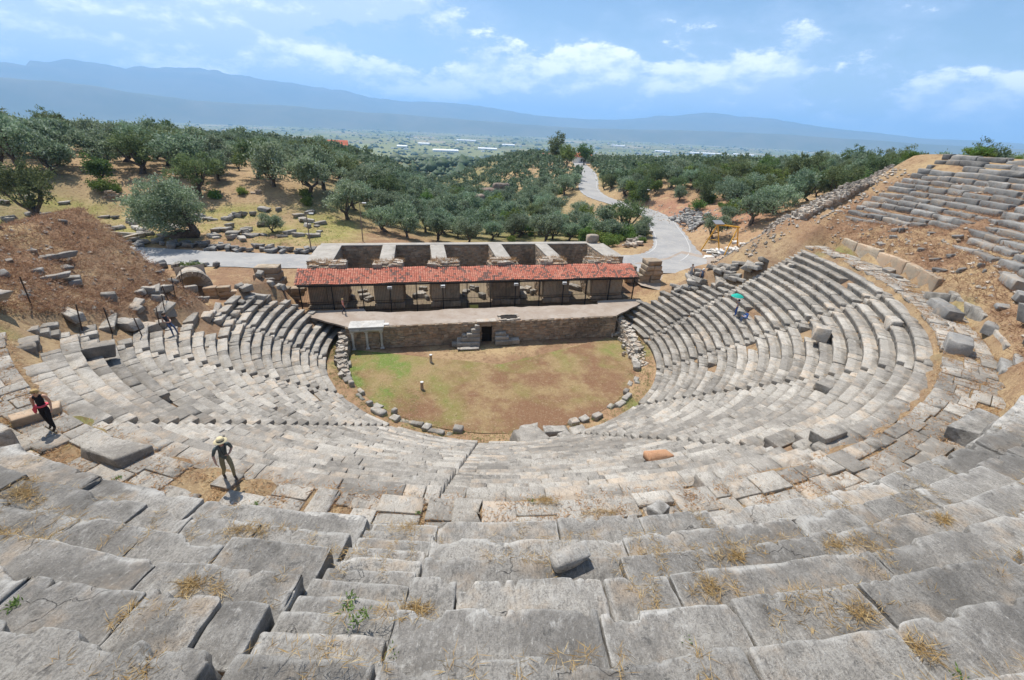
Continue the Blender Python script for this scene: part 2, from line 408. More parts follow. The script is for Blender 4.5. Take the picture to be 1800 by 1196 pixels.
def leaf_mat(name, c0, c1, c2, trans=.25, backcol=None):
    m, t, b = new_mat(name, .65, .25)
    g = N(t, 'ShaderNodeNewGeometry'); rnd = g.outputs['Random Per Island']
    oi = N(t, 'ShaderNodeObjectInfo')
    base = mixc(t, rnd, c0, c1)
    base = mixc(t, mth(t, 'MULTIPLY', sstep(t, rnd, .70, .95), .7), base, c2)
    if backcol: base = mixc(t, g.outputs['Backfacing'], base, backcol)
    hv = N(t, 'ShaderNodeHueSaturation'); t.links.new(base, hv.inputs['Color'])
    t.links.new(mth(t, 'ADD', mth(t, 'MULTIPLY', oi.outputs['Random'], .5), .75), hv.inputs['Value'])
    t.links.new(mth(t, 'ADD', mth(t, 'MULTIPLY', mth(t, 'FRACT', mth(t, 'MULTIPLY', oi.outputs['Random'], 9.7)), .05), .475), hv.inputs['Hue'])
    t.links.new(hv.outputs[0], b.inputs['Base Color'])
    tr = N(t, 'ShaderNodeBsdfTranslucent'); t.links.new(hv.outputs[0], tr.inputs[0])
    ms = N(t, 'ShaderNodeMixShader'); ms.inputs[0].default_value = trans
    t.links.new(b.outputs[0], ms.inputs[1]); t.links.new(tr.outputs[0], ms.inputs[2])
    t.links.new(ms.outputs[0], t.nodes['Material Output'].inputs[0]); return m
leaf_mat('olive_leaf', (.145, .205, .11), (.235, .30, .185), (.42, .48, .38), .42)
leaf_mat('green_leaf', (.10, .16, .035), (.17, .24, .06), (.25, .32, .10), .35)
leaf_mat('dark_leaf', (.085, .12, .045), (.15, .19, .075), (.21, .25, .12), .35)
leaf_mat('bright_leaf', (.10, .17, .03), (.17, .25, .05), (.25, .31, .09))
leaf_mat('straw', (.36, .22, .09), (.55, .37, .16), (.68, .52, .28), .3)
leaf_mat('dry_weed', (.26, .155, .085), (.38, .25, .14), (.48, .35, .20), .3)
leaf_mat('grey_brush', (.16, .12, .10), (.24, .19, .16), (.30, .24, .21), .2)

# ------------------------------------------------------------------ terrain height
R1, Z1, ROW_D, ROW_H, NROW = 16.9, 0.86, 0.678, 0.4656, 23
R2, Z2 = 32.5, 11.50
RU, ZU, UD, UH = 35.2, 12.45, 0.80, 0.488
def cone_low(R): return Z1+(ROW_H/ROW_D)*(R-R1)
def cone_up(R): return ZU+(UH/UD)*(R-RU)
RN0, ZN0, ND, NH = 35.3, 13.55, 0.82, 0.50     # nearest upper rows
def cone_near(R): return ZN0+(NH/ND)*(R-RN0)
def rmax_low(th):           # outermost standing row of the lower tier, by angle
    return np.interp(th, [-110, -106, -102, -90, -80, -74, -66, -60, -50, -48, 80, 82.5, 84, 86, 96, 103, 107], [18.5, 21, 23.5, 25.2, 25.8, 27.2, 30, 32.6, 34, 40, 40, 40, 33, 27.5, 24.0, 21.5, 18.5])
def rmin_up(th):            # innermost surviving row of the upper tier on the right, by angle
    return np.interp(th, [26, 40, 48, 56, 64, 70, 70.6, 72.2, 73, 80, 86, 90], [36, 40, 38, 37.4, 38.2, 38.2, 41.5, 41.5, 39.4, 39.0, 37.8, 39])
ROAD = np.array([(-140, 36, 5.2), (-80, 33.5, 4.2), (-58, 29.5, 3.8), (-41, 25.6, 3.5), (-24, 23.0, 3.3), (-5, 23.2, 3.1), (14, 22.6, 3.0), (28, 21.5, 3.0), (35.5, 26.5, 3.0), (41.0, 36, 3.0), (45.2, 46, 3.0), (49.5, 57, 3.0), (51.0, 67, 3.0), (49.2, 79, 3.0), (47.5, 92, 3.1), (50.5, 108, 3.5), (58, 128, 4.2), (66, 152, 5.0), (74, 182, 5.2), (86, 220, 4.0), (104, 270, 0.5)])
CTRL = np.array([
 (-40, 15, 3.6), (-28, 12, 3.2), (-24, 20, 3.3), (-45, 33, 4.3), (-70, 44, 5.0), (-58, 51, 5.2), (-35, 46, 4.6), (-22, 44, 4.0), (-22, 36, 3.6),
 (-75, 55, 9.0), (-56, 58, 8.6), (-40, 60, 8.5), (-29, 62, 8.2), (-58, 74, 9.8), (-62, 90, 10.6), (-40, 80, 9.5), (-45, 110, 9.8), (-70, 125, 10.8), (-100, 90, 11.8), (-120, 130, 12), (-130, 60, 11),
 (-80, 185, 9.5), (-45, 165, 7.8), (-30, 130, 6.8), (-22, 180, 4), (-60, 250, 5), (-130, 230, 9.5), (-200, 180, 12), (-140, 330, 3), (-25, 260, -4), (-20, 85, 5.2), (-14, 62, 2.2), (-12, 50, 2.2),
 (-4, 42, 1.2), (10, 45, .2), (22, 42, .6), (8, 70, -2.0), (2, 100, -2.5), (14, 105, -3), (14, 140, -8), (18, 175, -12), (8, 230, -16), (12, 300, -20), (10, 400, -26), (12, 500, -32),
 (30, 60, -.5), (34, 85, 0.0), (26, 125, -1.5), (34, 160, 1.5), (40, 190, 3.0), (53, 250, 2.5), (40, 300, -4), (60, 330, -6), (85, 300, -2),
 (60, 58, 6.0), (58, 46, 7.2), (62, 36, 8.6), (52, 33, 5.5), (72, 46, 8.6), (62, 78, 6.8), (62, 98, 6.6), (84, 88, 10.0), (72, 120, 7.5), (102, 115, 10.2), (122, 98, 11.4), (150, 127, 10.5), (90, 150, 7.6), (120, 150, 8.2), (110, 200, 5), (160, 190, 5), (190, 150, 6), (170, 260, -6), (240, 220, -6), (130, 310, -8),
 (46, 12, 11.0), (56, 13, 15.0), (68, 20, 13.5), (85, 40, 12), (80, 0, 17), (100, 60, 13.5), (150, 60, 14), (120, 0, 16), (60, -40, 21), (0, -70, 26), (-60, -50, 20), (-100, 0, 12), (-90, 30, 6.5), (-60, 0, 10), (-70, -30, 15),
 (36, 14, 4.0), (26, 13, 2.8), (21, 6, 2.5), (-22, 6, 2.6), (0, 10, 2.5), (0, 26, 2.9), (44, 20, 3.4), (42, 27, 3.2), (50, 26, 5.0)], float)
CTRL = np.concatenate([CTRL, ROAD[2:-1]])
def tps_fit(P):
    n = len(P); d = np.linalg.norm(P[:, None, :2]-P[None, :, :2], axis=2)
    K = np.where(d > 0, d**2*np.log(np.maximum(d, 1e-9)), 0)+np.eye(n)*8.0
    A = np.zeros((n+3, n+3)); A[:n, :n] = K; A[:n, n] = 1; A[:n, n+1:] = P[:, :2]; A[n:, :n] = A[:n, n:].T
    return np.linalg.solve(A, np.concatenate([P[:, 2], [0, 0, 0]]))
_tw = tps_fit(CTRL)
def tps(x, y):
    o = _tw[-3]+_tw[-2]*x+_tw[-1]*y
    for i, (a, b, _) in enumerate(CTRL):
        d2 = (x-a)**2+(y-b)**2; o = o+_tw[i]*.5*d2*np.log(np.maximum(d2, 1e-12))
    return o
def road_dist(x, y):
    best = np.full(x.shape, 1e9); zz = np.zeros(x.shape)
    for a, b in zip(ROAD[:-1], ROAD[1:]):
        d = b-a; t = np.clip(((x-a[0])*d[0]+(y-a[1])*d[1])/(d[0]**2+d[1]**2), 0, 1)
        q = np.hypot(x-a[0]-t*d[0], y-a[1]-t*d[1]); k = q < best
        best = np.where(k, q, best); zz = np.where(k, a[2]+t*d[2], zz)
    return best, zz
PLAIN_Z = -120.0
def ground_outer(x, y):
    xc, yc = np.clip(x, -260, 300), np.clip(y, -120, 560)
    g = tps(xc, yc)
    g = g+fb2(x, y, 26, 3, 2.).reshape(x.shape)*1.1*smooth(20, 90, np.hypot(x, y-20))
    far = np.where(y > 0, 4-30*smooth(120, 420, y)-94*smooth(420, 1900, y+.2*np.abs(x)), 12+40*smooth(0, 900, -y))
    far = np.where(far > PLAIN_Z+2, far+14*fb2(x, y, 330, 3, 5.).reshape(x.shape)*smooth(300, 900, np.hypot(x, y)), far)
    w = smooth(230, 520, np.hypot(x*1.25, y-90))
    g = g*(1-w)+far*w
    d, z = road_dist(x, y); k = 1-smooth(3.6, 7.5, d)
    return g*(1-k)+(z-.05)*k
def height(x, y):
    x = np.asarray(x, float); y = np.asarray(y, float)
    R = np.hypot(x, y); th = np.degrees(np.arctan2(x, -y))
    G = ground_outer(x, y)
    lump = fb2(x, y, 3.0, 3, 1.).reshape(x.shape)
    low = cone_low(R)
    earth = smooth(-.3, .9, R-rmax_low(th))
    zl = low-.62+earth*(.72+.16*lump)
    zl = np.where(R < R1, np.interp(R, [0, 14.9, 15.0, 16.7, 16.9], [0, 0, .22, .26, .28]), zl)
    onwalk = (R > R2) & (th > -58) & (th < 86)
    up = cone_up(R); rows = (th > 26) & (R > rmin_up(th)) | (th > -45) & (th <= 26)
    zu = up-np.where(rows, np.where(th > 26, .54, .68), .02)+.14*lump*np.where(rows, .2, 1)
    nearw = smooth(-46, -40, th)*(1-smooth(24, 34, th))
    zu = zu+nearw*smooth(35.2, 35.5, R)*(cone_near(R)-up)*1.0
    zu = np.where(th < -45, cone_low(np.minimum(R, 36))+.1+.16*lump, zu)
    t = np.where(onwalk, np.where(R < 35.25, Z2-.08, zu), np.where(R < R2, zl, zu))
    t = np.where((R > R2) & (R < 35.25) & ~onwalk, low+.1+.16*lump, t)
    rc = np.interp(th, [-130, -105, -98, -92, -86, -78, -70, -60, -46, -30, 60, 85, 100], [35, 35, 35, 35, 35, 35.5, 36.5, 37.5, 46, 56, 56, 53.5, 53.5])
    w = smooth(0, 1, (R-rc)/np.interp(th, [-98, -84, -78, -50, 60, 90], [11, 12, 14, 18, 16, 14]))
    w = np.maximum(w, smooth(-105, -114, th))                       # left end of the bowl
    yb = -2.2+(R-27)*.62
    w = np.maximum(w, np.where((x < 0) & (R > 25.4), smooth(0, 1, (y-yb)/4.2), 0))
    w = np.maximum(w, np.where(th > 60, smooth(2.2, 8.5, y), 0))    # right end wall
    w = np.maximum(w, smooth(105, 113, th)*(x > 0))
    t = np.where(th > 26, np.minimum(t, 20.7+.25*lump), t)
    h = t*(1-w)+G*w
    h = np.where((R < 15.6) & (y < 1.4), np.minimum(h, 0.0+.0*R)-.0, h)
    h = np.where((np.abs(x) < 13.5) & (y > .9) & (y < 2.4), 0, h)
    stage = (np.abs(x) < 21.5) & (y >= 1.0) & (y < 19.2)
    h = np.where(stage, np.minimum(h, 2.2), h)
    return np.where((np.abs(x) < 14.5) & (y > 5.0) & (y < 7.3), np.minimum(h, 1.3), h)
def h1(x, y): return float(height(np.array([x]), np.array([y]))[0])
# ------------------------------------------------------------------ ground sheet
def axis_coords(lo, hi, step, far, g):
    a = list(np.arange(lo, hi+1e-6, step)); s = step; b = a[-1]
    while b < far: s *= g; b += s; a.append(b)
    s = step; b = a[0]; pre = []
    while b > -far: s *= g; b -= s; pre.append(b)
    return np.array(pre[::-1]+a)
gx = axis_coords(-50, 60, .72, 26000, 1.065); gy = axis_coords(-46, 36, .72, 26000, 1.05)
GX, GY = np.meshgrid(gx, gy); GZ = height(GX, GY)
# lower the sheet slightly below the orchestra and stage sheets
Rg = np.hypot(GX, GY); Tg = np.degrees(np.arctan2(GX, -GY))
GZ = np.where((Rg < 14.9) & (GY < 1.4), -.06, GZ)
nx_, ny_ = len(gx), len(gy)
ii = np.arange(nx_-1)[None, :]+np.arange(ny_-1)[:, None]*nx_
FQ = np.stack([ii, ii+1, ii+nx_+1, ii+nx_], 2).reshape(-1, 4)
gme = mesh_np('ground', np.stack([GX.ravel(), GY.ravel(), GZ.ravel()], 1), FQ, True)
def hgrid(x, y):            # height of the ground sheet itself
    x = np.clip(np.asarray(x, float), gx[0], gx[-2]); y = np.clip(np.asarray(y, float), gy[0], gy[-2])
    i = np.clip(np.searchsorted(gx, x)-1, 0, nx_-2); j = np.clip(np.searchsorted(gy, y)-1, 0, ny_-2)
    u = (x-gx[i])/(gx[i+1]-gx[i]); v = (y-gy[j])/(gy[j+1]-gy[j])
    return (GZ[j, i]*(1-u)+GZ[j, i+1]*u)*(1-v)+(GZ[j+1, i]*(1-u)+GZ[j+1, i+1]*u)*v
def h1(x, y): return float(hgrid(x, y))
# surface colours: dry earth round the theatre, straw grass in the groves, green patches, fields on the plain
def mix3(a, b, w): return a*(1-w[:, None])+np.array(b)[None, :]*w[:, None]
fx, fy, fz = GX.ravel(), GY.ravel(), GZ.ravel(); Rf, Tf = Rg.ravel(), Tg.ravel()
nA, nB, nC = fb2(fx, fy, 14, 4, 11.), fb2(fx, fy, 5, 3, 12.), fb2(fx, fy, 40, 3, 13.)
tint = np.tile(np.array([.245, .150, .09]), (len(fx), 1))
tint = mix3(tint, (.37, .27, .15), smooth(-.15, .3, nB)*.8)                       # dry straw on the earth
grove = smooth(44, 60, np.hypot(fx, fy))*smooth(4, 14, fy)
tint = mix3(tint, (.35, .245, .14), grove*.85)
tint = mix3(tint, (.30, .20, .12), grove*smooth(.05, .4, nA)*.6)
tint = mix3(tint, (.14, .155, .06), grove*smooth(-.1, .3, nC)*.6)
rav = np.exp(-((fx-8)/26)**2)*smooth(35, 60, fy); tint = mix3(tint, (.13, .16, .05), np.clip(rav*(.7+nA), 0, 1))
field = smooth(30, 34, fy)*(1-smooth(50, 54, fy))*(1-smooth(-20, -14, fx))*smooth(-110, -95, fx)
tint = mix3(tint, (.25, .235, .075), field*smooth(-.3, .2, nB)*.85)
# gravelly red cutting beside the road, right of the bend
cut = np.exp(-(((fx-57)/7)**2+((fy-52)/22)**2)); tint = mix3(tint, (.30, .15, .10), np.clip(cut*1.6, 0, 1)*.85)
walk = (Rf > 32.4) & (Rf < 35.3) & (Tf > -58) & (Tf < 86); tint = mix3(tint, (.25, .18, .105), walk*.85)
seat = (Rf > 16.8) & (Rf <= 32.4) & (np.abs(Tf) < 104); tint = mix3(tint, (.24, .17, .11), seat*.7*0+seat*.55)
ring = (Rf > 14.5) & (Rf < 17) & (np.abs(Tf) < 104); tint = mix3(tint, (.30, .19, .11), ring*.9)
grn = smooth(.15, .45, fb2(fx, fy, 2.6, 3, 21.))*(ring | walk)*.75; tint = mix3(tint, (.12, .17, .04), grn)
plain = smooth(900, 1900, fy)
f1 = hash3(np.floor(fx/260+fb2(fx, fy, 900, 2)*1.2).astype(int)+5000, np.floor(fy/420+fb2(fx, fy, 1300, 2, 3.)).astype(int)+5000, np.zeros(len(fx), int))
pc = np.where((f1 < .35)[:, None], np.array([[.10, .14, .05]]), np.where((f1 < .6)[:, None], np.array([[.16, .19, .07]]), np.where((f1 < .92)[:, None], np.array([[.17, .18, .085]]), np.array([[.28, .25, .15]]))))
pn = fb2(fx, fy, 160, 3, 31.); pc = pc*(1+.35*pn[:, None])
tint = tint*(1-plain[:, None])+pc*plain[:, None]
mid = smooth(260, 500, np.hypot(fx, fy-60))*(1-plain); tint = mix3(tint, (.13, .15, .07), mid*.8)
ca = gme.color_attributes.new('tint', 'FLOAT_COLOR', 'POINT')
ca.data.foreach_set('color', np.concatenate([np.clip(tint, 0, 1), np.ones((len(fx), 1))], 1).astype(np.float32).ravel())
obj('ground', gme, MATS['ground_earth'], kind='structure')
# orchestra floor
t_ = [(0.0, 0.0)]
ang = np.radians(np.linspace(-94, 94, 90)); V = [(0, -4, .012)]+[(14.95*math.sin(a), min(1.3, -14.95*math.cos(a)), .012+.05*random.random()*0) for a in ang]
V = np.array(V); rings = [V[0:1]]
RN = 26; VV = []; 
for i in range(RN+1):
    q = i/RN
    for a in ang: VV.append(((14.95*math.sin(a))*q, (min(1.35, -14.95*math.cos(a))+4)*q-4, 0))
VV = np.array(VV); VV[:, 2] = .02+.035*fb2(VV[:, 0], VV[:, 1], 1.6, 3, 4.)
na = len(ang); FQo = np.array([(i*na+k, (i+1)*na+k, (i+1)*na+k+1, i*na+k+1) for i in range(RN) for k in range(na-1)])
obj('orchestra_ground', mesh_np('orchestra_ground', VV, FQo, True), MATS['orchestra_lawn'], kind='structure')
# road -----------------------------------------------------------------------
def spline(P, n=12):
    P = np.asarray(P, float); out = []
    for i in range(len(P)-1):
        p0, p1, p2, p3 = P[max(i-1, 0)], P[i], P[i+1], P[min(i+2, len(P)-1)]
        for k in range(n):
            t = k/n; out.append(.5*((2*p1)+(p2-p0)*t+(2*p0-5*p1+4*p2-p3)*t*t+(3*p1-p0-3*p2+p3)*t**3))
    out.append(P[-1]); return np.array(out)
RP = spline(ROAD, 10)
def ribbon(path, off0, off1, dz, sub=4):
    d = np.gradient(path, axis=0); nrm = np.stack([d[:, 1], -d[:, 0]], 1); nrm /= np.linalg.norm(nrm, axis=1)[:, None]
    V = []; 
    for i, p in enumerate(path):
        for k in range(sub+1):
            a = np.ravel(off0)[i if np.size(off0) > 1 else 0]; b = np.ravel(off1)[i if np.size(off1) > 1 else 0]
            o = a+(b-a)*k/sub; V.append((p[0]+nrm[i, 0]*o, p[1]+nrm[i, 1]*o, p[2]+dz))
    n = sub+1
    return np.array(V), np.array([(i*n+k, i*n+k+1, (i+1)*n+k+1, (i+1)*n+k) for i in range(len(path)-1) for k in range(sub)])
s_ = np.arange(len(RP))
wide = np.exp(-(((RP[:, 0]-31)/8)**2+((RP[:, 1]-21)/9)**2))
wR = 3.5+wide*4.0+.15*np.sin(s_*1.7); wL = 3.5+.15*np.sin(s_*2.3+1)
V, Fq = ribbon(RP, -wL, wR, .03, 6)
road = obj('road', mesh_np('road', V, Fq, True), MATS['asphalt'], kind='structure')
k0 = int(np.argmin(np.hypot(RP[:, 0]-33, RP[:, 1]-23)))
for o0, o1 in ((-3.05, -2.93), (2.85, 2.97)):
    V, Fq = ribbon(RP[k0:], o0, o1, .038, 1); obj('road_marking', mesh_np('road_marking', V, Fq), MATS['paint_white'], road)
# forecourt joining the road to the theatre entrance
fc = [(22, 10.5), (24, 8), (29, 8), (33.5, 11.5), (38, 16), (41.5, 22), (38, 27), (33, 23), (26, 20.2), (22, 17)]
fcz = [2.75, 2.7, 2.72, 2.8, 2.95, 3.02, 3.02, 3.02, 3.02, 2.9]
mbf = MB(); pts = [(x, y, z+.026) for (x, y), z in zip(fc, fcz)]
mbf.add(pts+[(30, 16, 2.93)], [(i, (i+1) % len(pts), len(pts)) for i in range(len(pts))])
mbf.build('forecourt', MATS['pavement'], kind='structure')
# ------------------------------------------------------------------ mountains beyond the plain
def range_mesh(name, az, el, D, depth, seed, rough):
    A = np.radians(np.linspace(-78, 80, 420)); E = np.interp(np.degrees(A), az, el)
    nr = 26; V = []
    for i in range(nr+1):
        q = i/nr; dd = D+depth*(q-.55)
        base = math.sin(min(1, q/.6)*math.pi/2)**1.5 if q < .6 else math.cos((q-.6)/.4*math.pi/2)
        hh = np.tan(np.radians(E))*D*base
        X = np.sin(A)*dd; Y = np.cos(A)*dd
        n = fbm(np.stack([X/2600+seed, Y/2600, np.full_like(X, seed)], 1), 5)
        rdg = (1-np.abs(fbm(np.stack([X/1700+seed*3, Y/1700, np.full_like(X, 2.5)], 1), 4)))
        z = PLAIN_Z-10+hh*(1+rough*n*(.4+.6*(q < .95)))*(.66+.42*rdg*(q > .04))*1.0+(120+21)*base
        V.append(np.stack([X, Y, z], 1))
    V = np.concatenate(V); n = len(A)
    Fq = np.array([(i*n+k, i*n+k+1, (i+1)*n+k+1, (i+1)*n+k) for i in range(nr) for k in range(n-1)])
    return obj(name, mesh_np(name, V, Fq, True), MATS['mountain'], kind='structure')
patchy('mountain', (.085, .095, .05), (.13, .125, .07), (.19, .15, .095), sc=.0012, bumps=0)
range_mesh('mountain_range', [-80, -45, -36, -30, -26, -22, -14, -5, -2, 1, 5, 11, 16, 22, 28, 33, 36, 40, 46, 52, 60, 80], [2.3, 2.8, 3.0, 3.2, 2.9, 3.3, 2.9, 2.35, 2.15, 2.45, 2.1, 1.6, 1.2, 1.1, 1.6, 2.0, 2.1, 1.95, 1.25, .65, .5, .8], 15000, 7000, 3.0, .34)
range_mesh('foothills', [-80, -45, -36, -28, -22, -12, -5, 3, 11, 20, 30, 40, 52, 60, 80], [1.3, 1.5, 1.6, 1.5, 1.3, 1.25, .85, .6, .45, .3, .5, .55, .15, .1, .1], 9300, 1900, 9.0, .6)
# ------------------------------------------------------------------ lower tier of seats
STAIRS = [-84, -60, -36, -12, 12, 36, 60, 84]
edges = [-106.5]+STAIRS+[106.5]
wn = ['broken leftmost wedge of lower seats beside the stage and the earth mound', 'second wedge of lower seats from the left, its top rows tumbled under the mound', 'third wedge of lower seats from the left, below the fence posts', 'wedge of lower seats left of the central stair, below the man in the hat', 'central wedge of lower seats right of the narrow central stair', 'pale grey wedge of lower seats just right of the central one', 'long wedge of lower seats on the right, facing left, below the walkway bend', 'wedge of lower seats on the right where the visitors with the green parasol stand', 'rightmost short wedge of lower seats ending at the stage side wall']
seed = 1
for w in range(9):
    a, b = edges[w], edges[w+1]
    e = thing('seating_wedge', wn[w], 'stone seating', pol(R1, (a+b)/2, .3), 0, 'wedges of the lower seating tier')
    e.location = (0, 0, 0)
    for k in range(NROW):
        Rk = R1+ROW_D*k; zt = Z1+ROW_H*k
        gap_a = math.degrees(.40/Rk) if w > 0 else 0; gap_b = math.degrees(.40/Rk) if w < 8 else 0
        t = a+gap_a; end = b-gap_b
        dist = 1+.6*abs((a+b)/2)/90
        while t < end-.2:
            L = random.uniform(1.0, 2.8) if random.random() < .75 else random.uniform(.45, 1.0)
            dt = math.degrees(L/Rk); t2 = min(end, t+dt)
            if end-t2 < math.degrees(.45/Rk): t2 = end
            mid = (t+t2)/2; lim = float(rmax_low(mid)); seed += 1
            worn = Rk+ROW_D > lim-1.6
            gone = Rk+ROW_D*.6 > lim or random.random() < (.28 if worn else .022)
            left = mid < -20
            if not gone:
                ts, te = t, t2
                if worn: te = t+(t2-t)*random.uniform(.7, 1)
                o = arc_block(Rk-.03, ts, te, ROW_D+.07, zt, .60, .30, seed, .028 if not worn else .05, MATS['cavea_stone'], e, r=.035 if not worn else .06,
                          tilt=.008 if not worn else .05, gap=random.uniform(.004, .024), chip=1.3 if not worn else 1.9, jit=.014 if not worn else .06)
            t = t2
# radial stairs of the lower tier
sn = ['left end of the lower tier, beside the tumbled blocks', 'third stair from the left end of the lower tier', 'stair of the lower tier below the woman in black', 'narrow central stair running down to the orchestra', 'stair of the lower tier right of the central wedge', 'stair of the lower tier meeting the right walkway at three broken steps', 'stair of the lower tier below the long brown wall', 'last stair on the right of the lower tier']
for s, th in enumerate(STAIRS):
    e = thing('stairway', 'worn stone '+(sn[s] if s > 2 else ['stair climbing near the left end of the lower tier', 'stair of the lower tier second from the left', 'stair of the lower tier below the woman in black'][s]), 'stairs', (0, 0, 0), 0, 'radial stairs of the lower tier')
    for k in range(NROW*2):
        Rk = R1+ROW_D*k/2; zt = Z1-.22+ROW_H*k/2
        if Rk > float(rmax_low(th))-.5: break
        if random.random() < .05: continue
        wd = math.degrees(.37/Rk); seed += 1
        arc_block(Rk-.02, th-wd, th+wd, ROW_D/2+.1, zt, .45, .4, seed, .018, MATS['cavea_stone'], e, name='stair_step', seat=False, r=.03, tilt=.02, chip=1.0)
# kerb slabs round the orchestra
e = thing('orchestra_kerb', 'low broken ring of pale kerb stones round the orchestra', 'stone kerb')
t = -96.0
while t < 97:
    L = random.uniform(.4, 1.3); dt = math.degrees(L/14.9); seed += 1
    if not (-9 < t < 14) and random.random() < (.72 if t < -20 else .5):
        arc_block(14.9+random.uniform(-.25, .45), t, t+dt, random.uniform(.35, .8), random.uniform(.16, .52), .6, .3, seed, .08, MATS['cavea_stone'], e, name='kerb_stone', seat=False, r=.10, tilt=.10, chip=1.9, jit=.10)
    t += dt
# ------------------------------------------------------------------ walkway between the tiers
wk = bpy.data.objects.new('walkway', None); COL.objects.link(wk); wk['kind'] = 'structure'
t = -57.0
while t < 84:
    dt = math.degrees(random.uniform(.55, 1.5)/34)
    r0 = 32.72; first = True
    while r0 < 35.0:
        dep = random.uniform(.5, 1.0); dep = min(dep, 35.1-r0); seed += 1
        miss = .05
        if dep > .3 and random.random() > miss*(1.6 if r0 > 34 else 1):
            arc_block(r0, t+random.uniform(-.2, .2), t+dt, dep-.03, Z2+random.uniform(-.03, .03), .22, .34, seed, .03, MATS['cavea_stone'], wk, name='paving_slab', seat=False, r=.03, tilt=.015, chip=1.4, gap=.03, jit=.03)
        r0 += dep
    t += dt
# wall behind the walkway ------------------------------------------------------
def wall_run(label, t0, t1, hgt, miss, mat, Lr=(1.2, 2.2)):
    e = thing('walkway_wall', label, 'stone wall', (0, 0, 0), 0, 'remains of the wall behind the walkway')
    t = t0; global seed
    while t < t1-.3:
        dt = min(math.degrees(random.uniform(*Lr)/35.3), t1-t); seed += 1
        if random.random() > miss:
            h = hgt*random.uniform(.75, 1.1)
            arc_block(35.12, t, t+dt, random.uniform(.38, .55), Z2+h, h+.3, .3, seed, .035, MATS[mat], e, name='wall_block', seat=False, r=.05, tilt=.02, chip=1.3, jit=.03)
        t += dt
wall_run('long brown slab wall edging the right walkway under the earth slope', 60.5, 82, 1.15, .0, 'pier_stone', (1.8, 3.0))
wall_run('broken wall blocks with gaps along the right walkway bend', 26, 58, .8, .42, 'cavea_stone')
wall_run('tall block wall behind the walkway below the nearest seats', -11.6, 24, 1.75, .08, 'near_stone')
wall_run('tall block wall behind the walkway between the woman in black and the upper stair', -44, -14.6, 1.7, .12, 'near_stone')
# ------------------------------------------------------------------ upper tier, right
un = ['dark worn upper seats at the far right against the stepped end wall', 'dark worn rows of upper seats right of the earthen gap, high on the slope', 'upper seats at the right edge above the lone fallen blocks', 'worn upper seats low at the right edge of the slope']
ue = [72.1, 89.5], [62, 71.9], [50, 61.8], [40, 49.6]
for (a, b), lab in zip(ue, un):
    e = thing('upper_seating_wedge', lab, 'stone seating', (0, 0, 0), 0, 'wedges of the upper seating tier')
    for k in range(21):
        Rk = RU+UD*k; zt = ZU+UH*k
        if zt > 21.0: break
        t = a+random.uniform(0, .8)
        hole = random.uniform(a, b); 
        while t < b-.3:
            L = random.uniform(1.2, 3.4); dt = math.degrees(L/Rk); t2 = min(t+dt, b); mid = (t+t2)/2; seed += 1
            rm = float(rmin_up(mid)); holey = vnoise(np.array([[mid*.22+5, Rk*.35, 3.3]]))[0]
            if Rk > rm and not (holey > .60) and random.random() > .03:
                arc_block(Rk+random.uniform(-.06, .06), t, t2, UD*random.uniform(.88, 1.04), zt+random.uniform(-.13, .02), .58, .36, seed, .07, MATS['upper_stone'], e, seat=False, r=.09, tilt=.03, chip=1.7, gap=random.uniform(.02, .09), jit=.05)
            t = t2
# ------------------------------------------------------------------ upper tier, nearest rows
nn = {0: 'big weathered grey seat blocks nearest the viewer, left of the upper stair', 1: 'big weathered grey seat blocks nearest the viewer, right of the upper stair'}
near = {}
for i in (0, 1): near[i] = thing('near_seating_wedge', nn[i], 'stone seating', (0, 0, 0), 0, 'wedges of the upper seating tier')
SA, SB = -14.35, -11.75          # edges of the upper stair
for k in range(8):
    Rk = RN0+ND*k; zt = ZN0+NH*k
    for side, a, b in ((0, -40, SA), (1, SB, 25)):
        t = b if side == 0 else a; sg = -1 if side == 0 else 1
        while (t > a if side == 0 else t < b):
            L = random.uniform(1.4, 3.9) if random.random() < .8 else random.uniform(.6, 1.3)
            dt = math.degrees(L/Rk); seed += 1
            t0, t1 = (t-dt, t) if side == 0 else (t, t+dt)
            dist = math.hypot(*(pol(Rk, (t0+t1)/2)[:2]-CAM[:2]))
            if True:
                stp = .045 if dist < 6 else (.07 if dist < 9 else .13)
                arc_block(Rk+random.uniform(-.05, .05), t0, t1, ND*random.uniform(.95, 1.06), zt+random.gauss(0, .024), .62, stp, seed, .035, MATS['near_stone'], near[side], seat=False, r=.035, tilt=.008, chip=1.7, gap=random.uniform(.006, .035), jit=.014, freq=2.6, octv=5, wave=random.uniform(.04, .13))
            t += sg*dt
e = thing('upper_stairway', 'worn upper stair of small steps with weeds between the nearest blocks', 'stairs')
for k in range(15):
    Rk = RN0-.1+ND*k/2; zt = ZN0-.30+NH*k/2; seed += 1
    c = SA+(SB-SA)*random.uniform(.42, .58)
    arc_block(Rk, SA+.08, SB-.08, ND/2+.12, zt, .4, .06, seed, .03, MATS['near_stone'], e, name='stair_step', seat=False, r=.045, tilt=.02, chip=1.4, freq=2.4, octv=4)
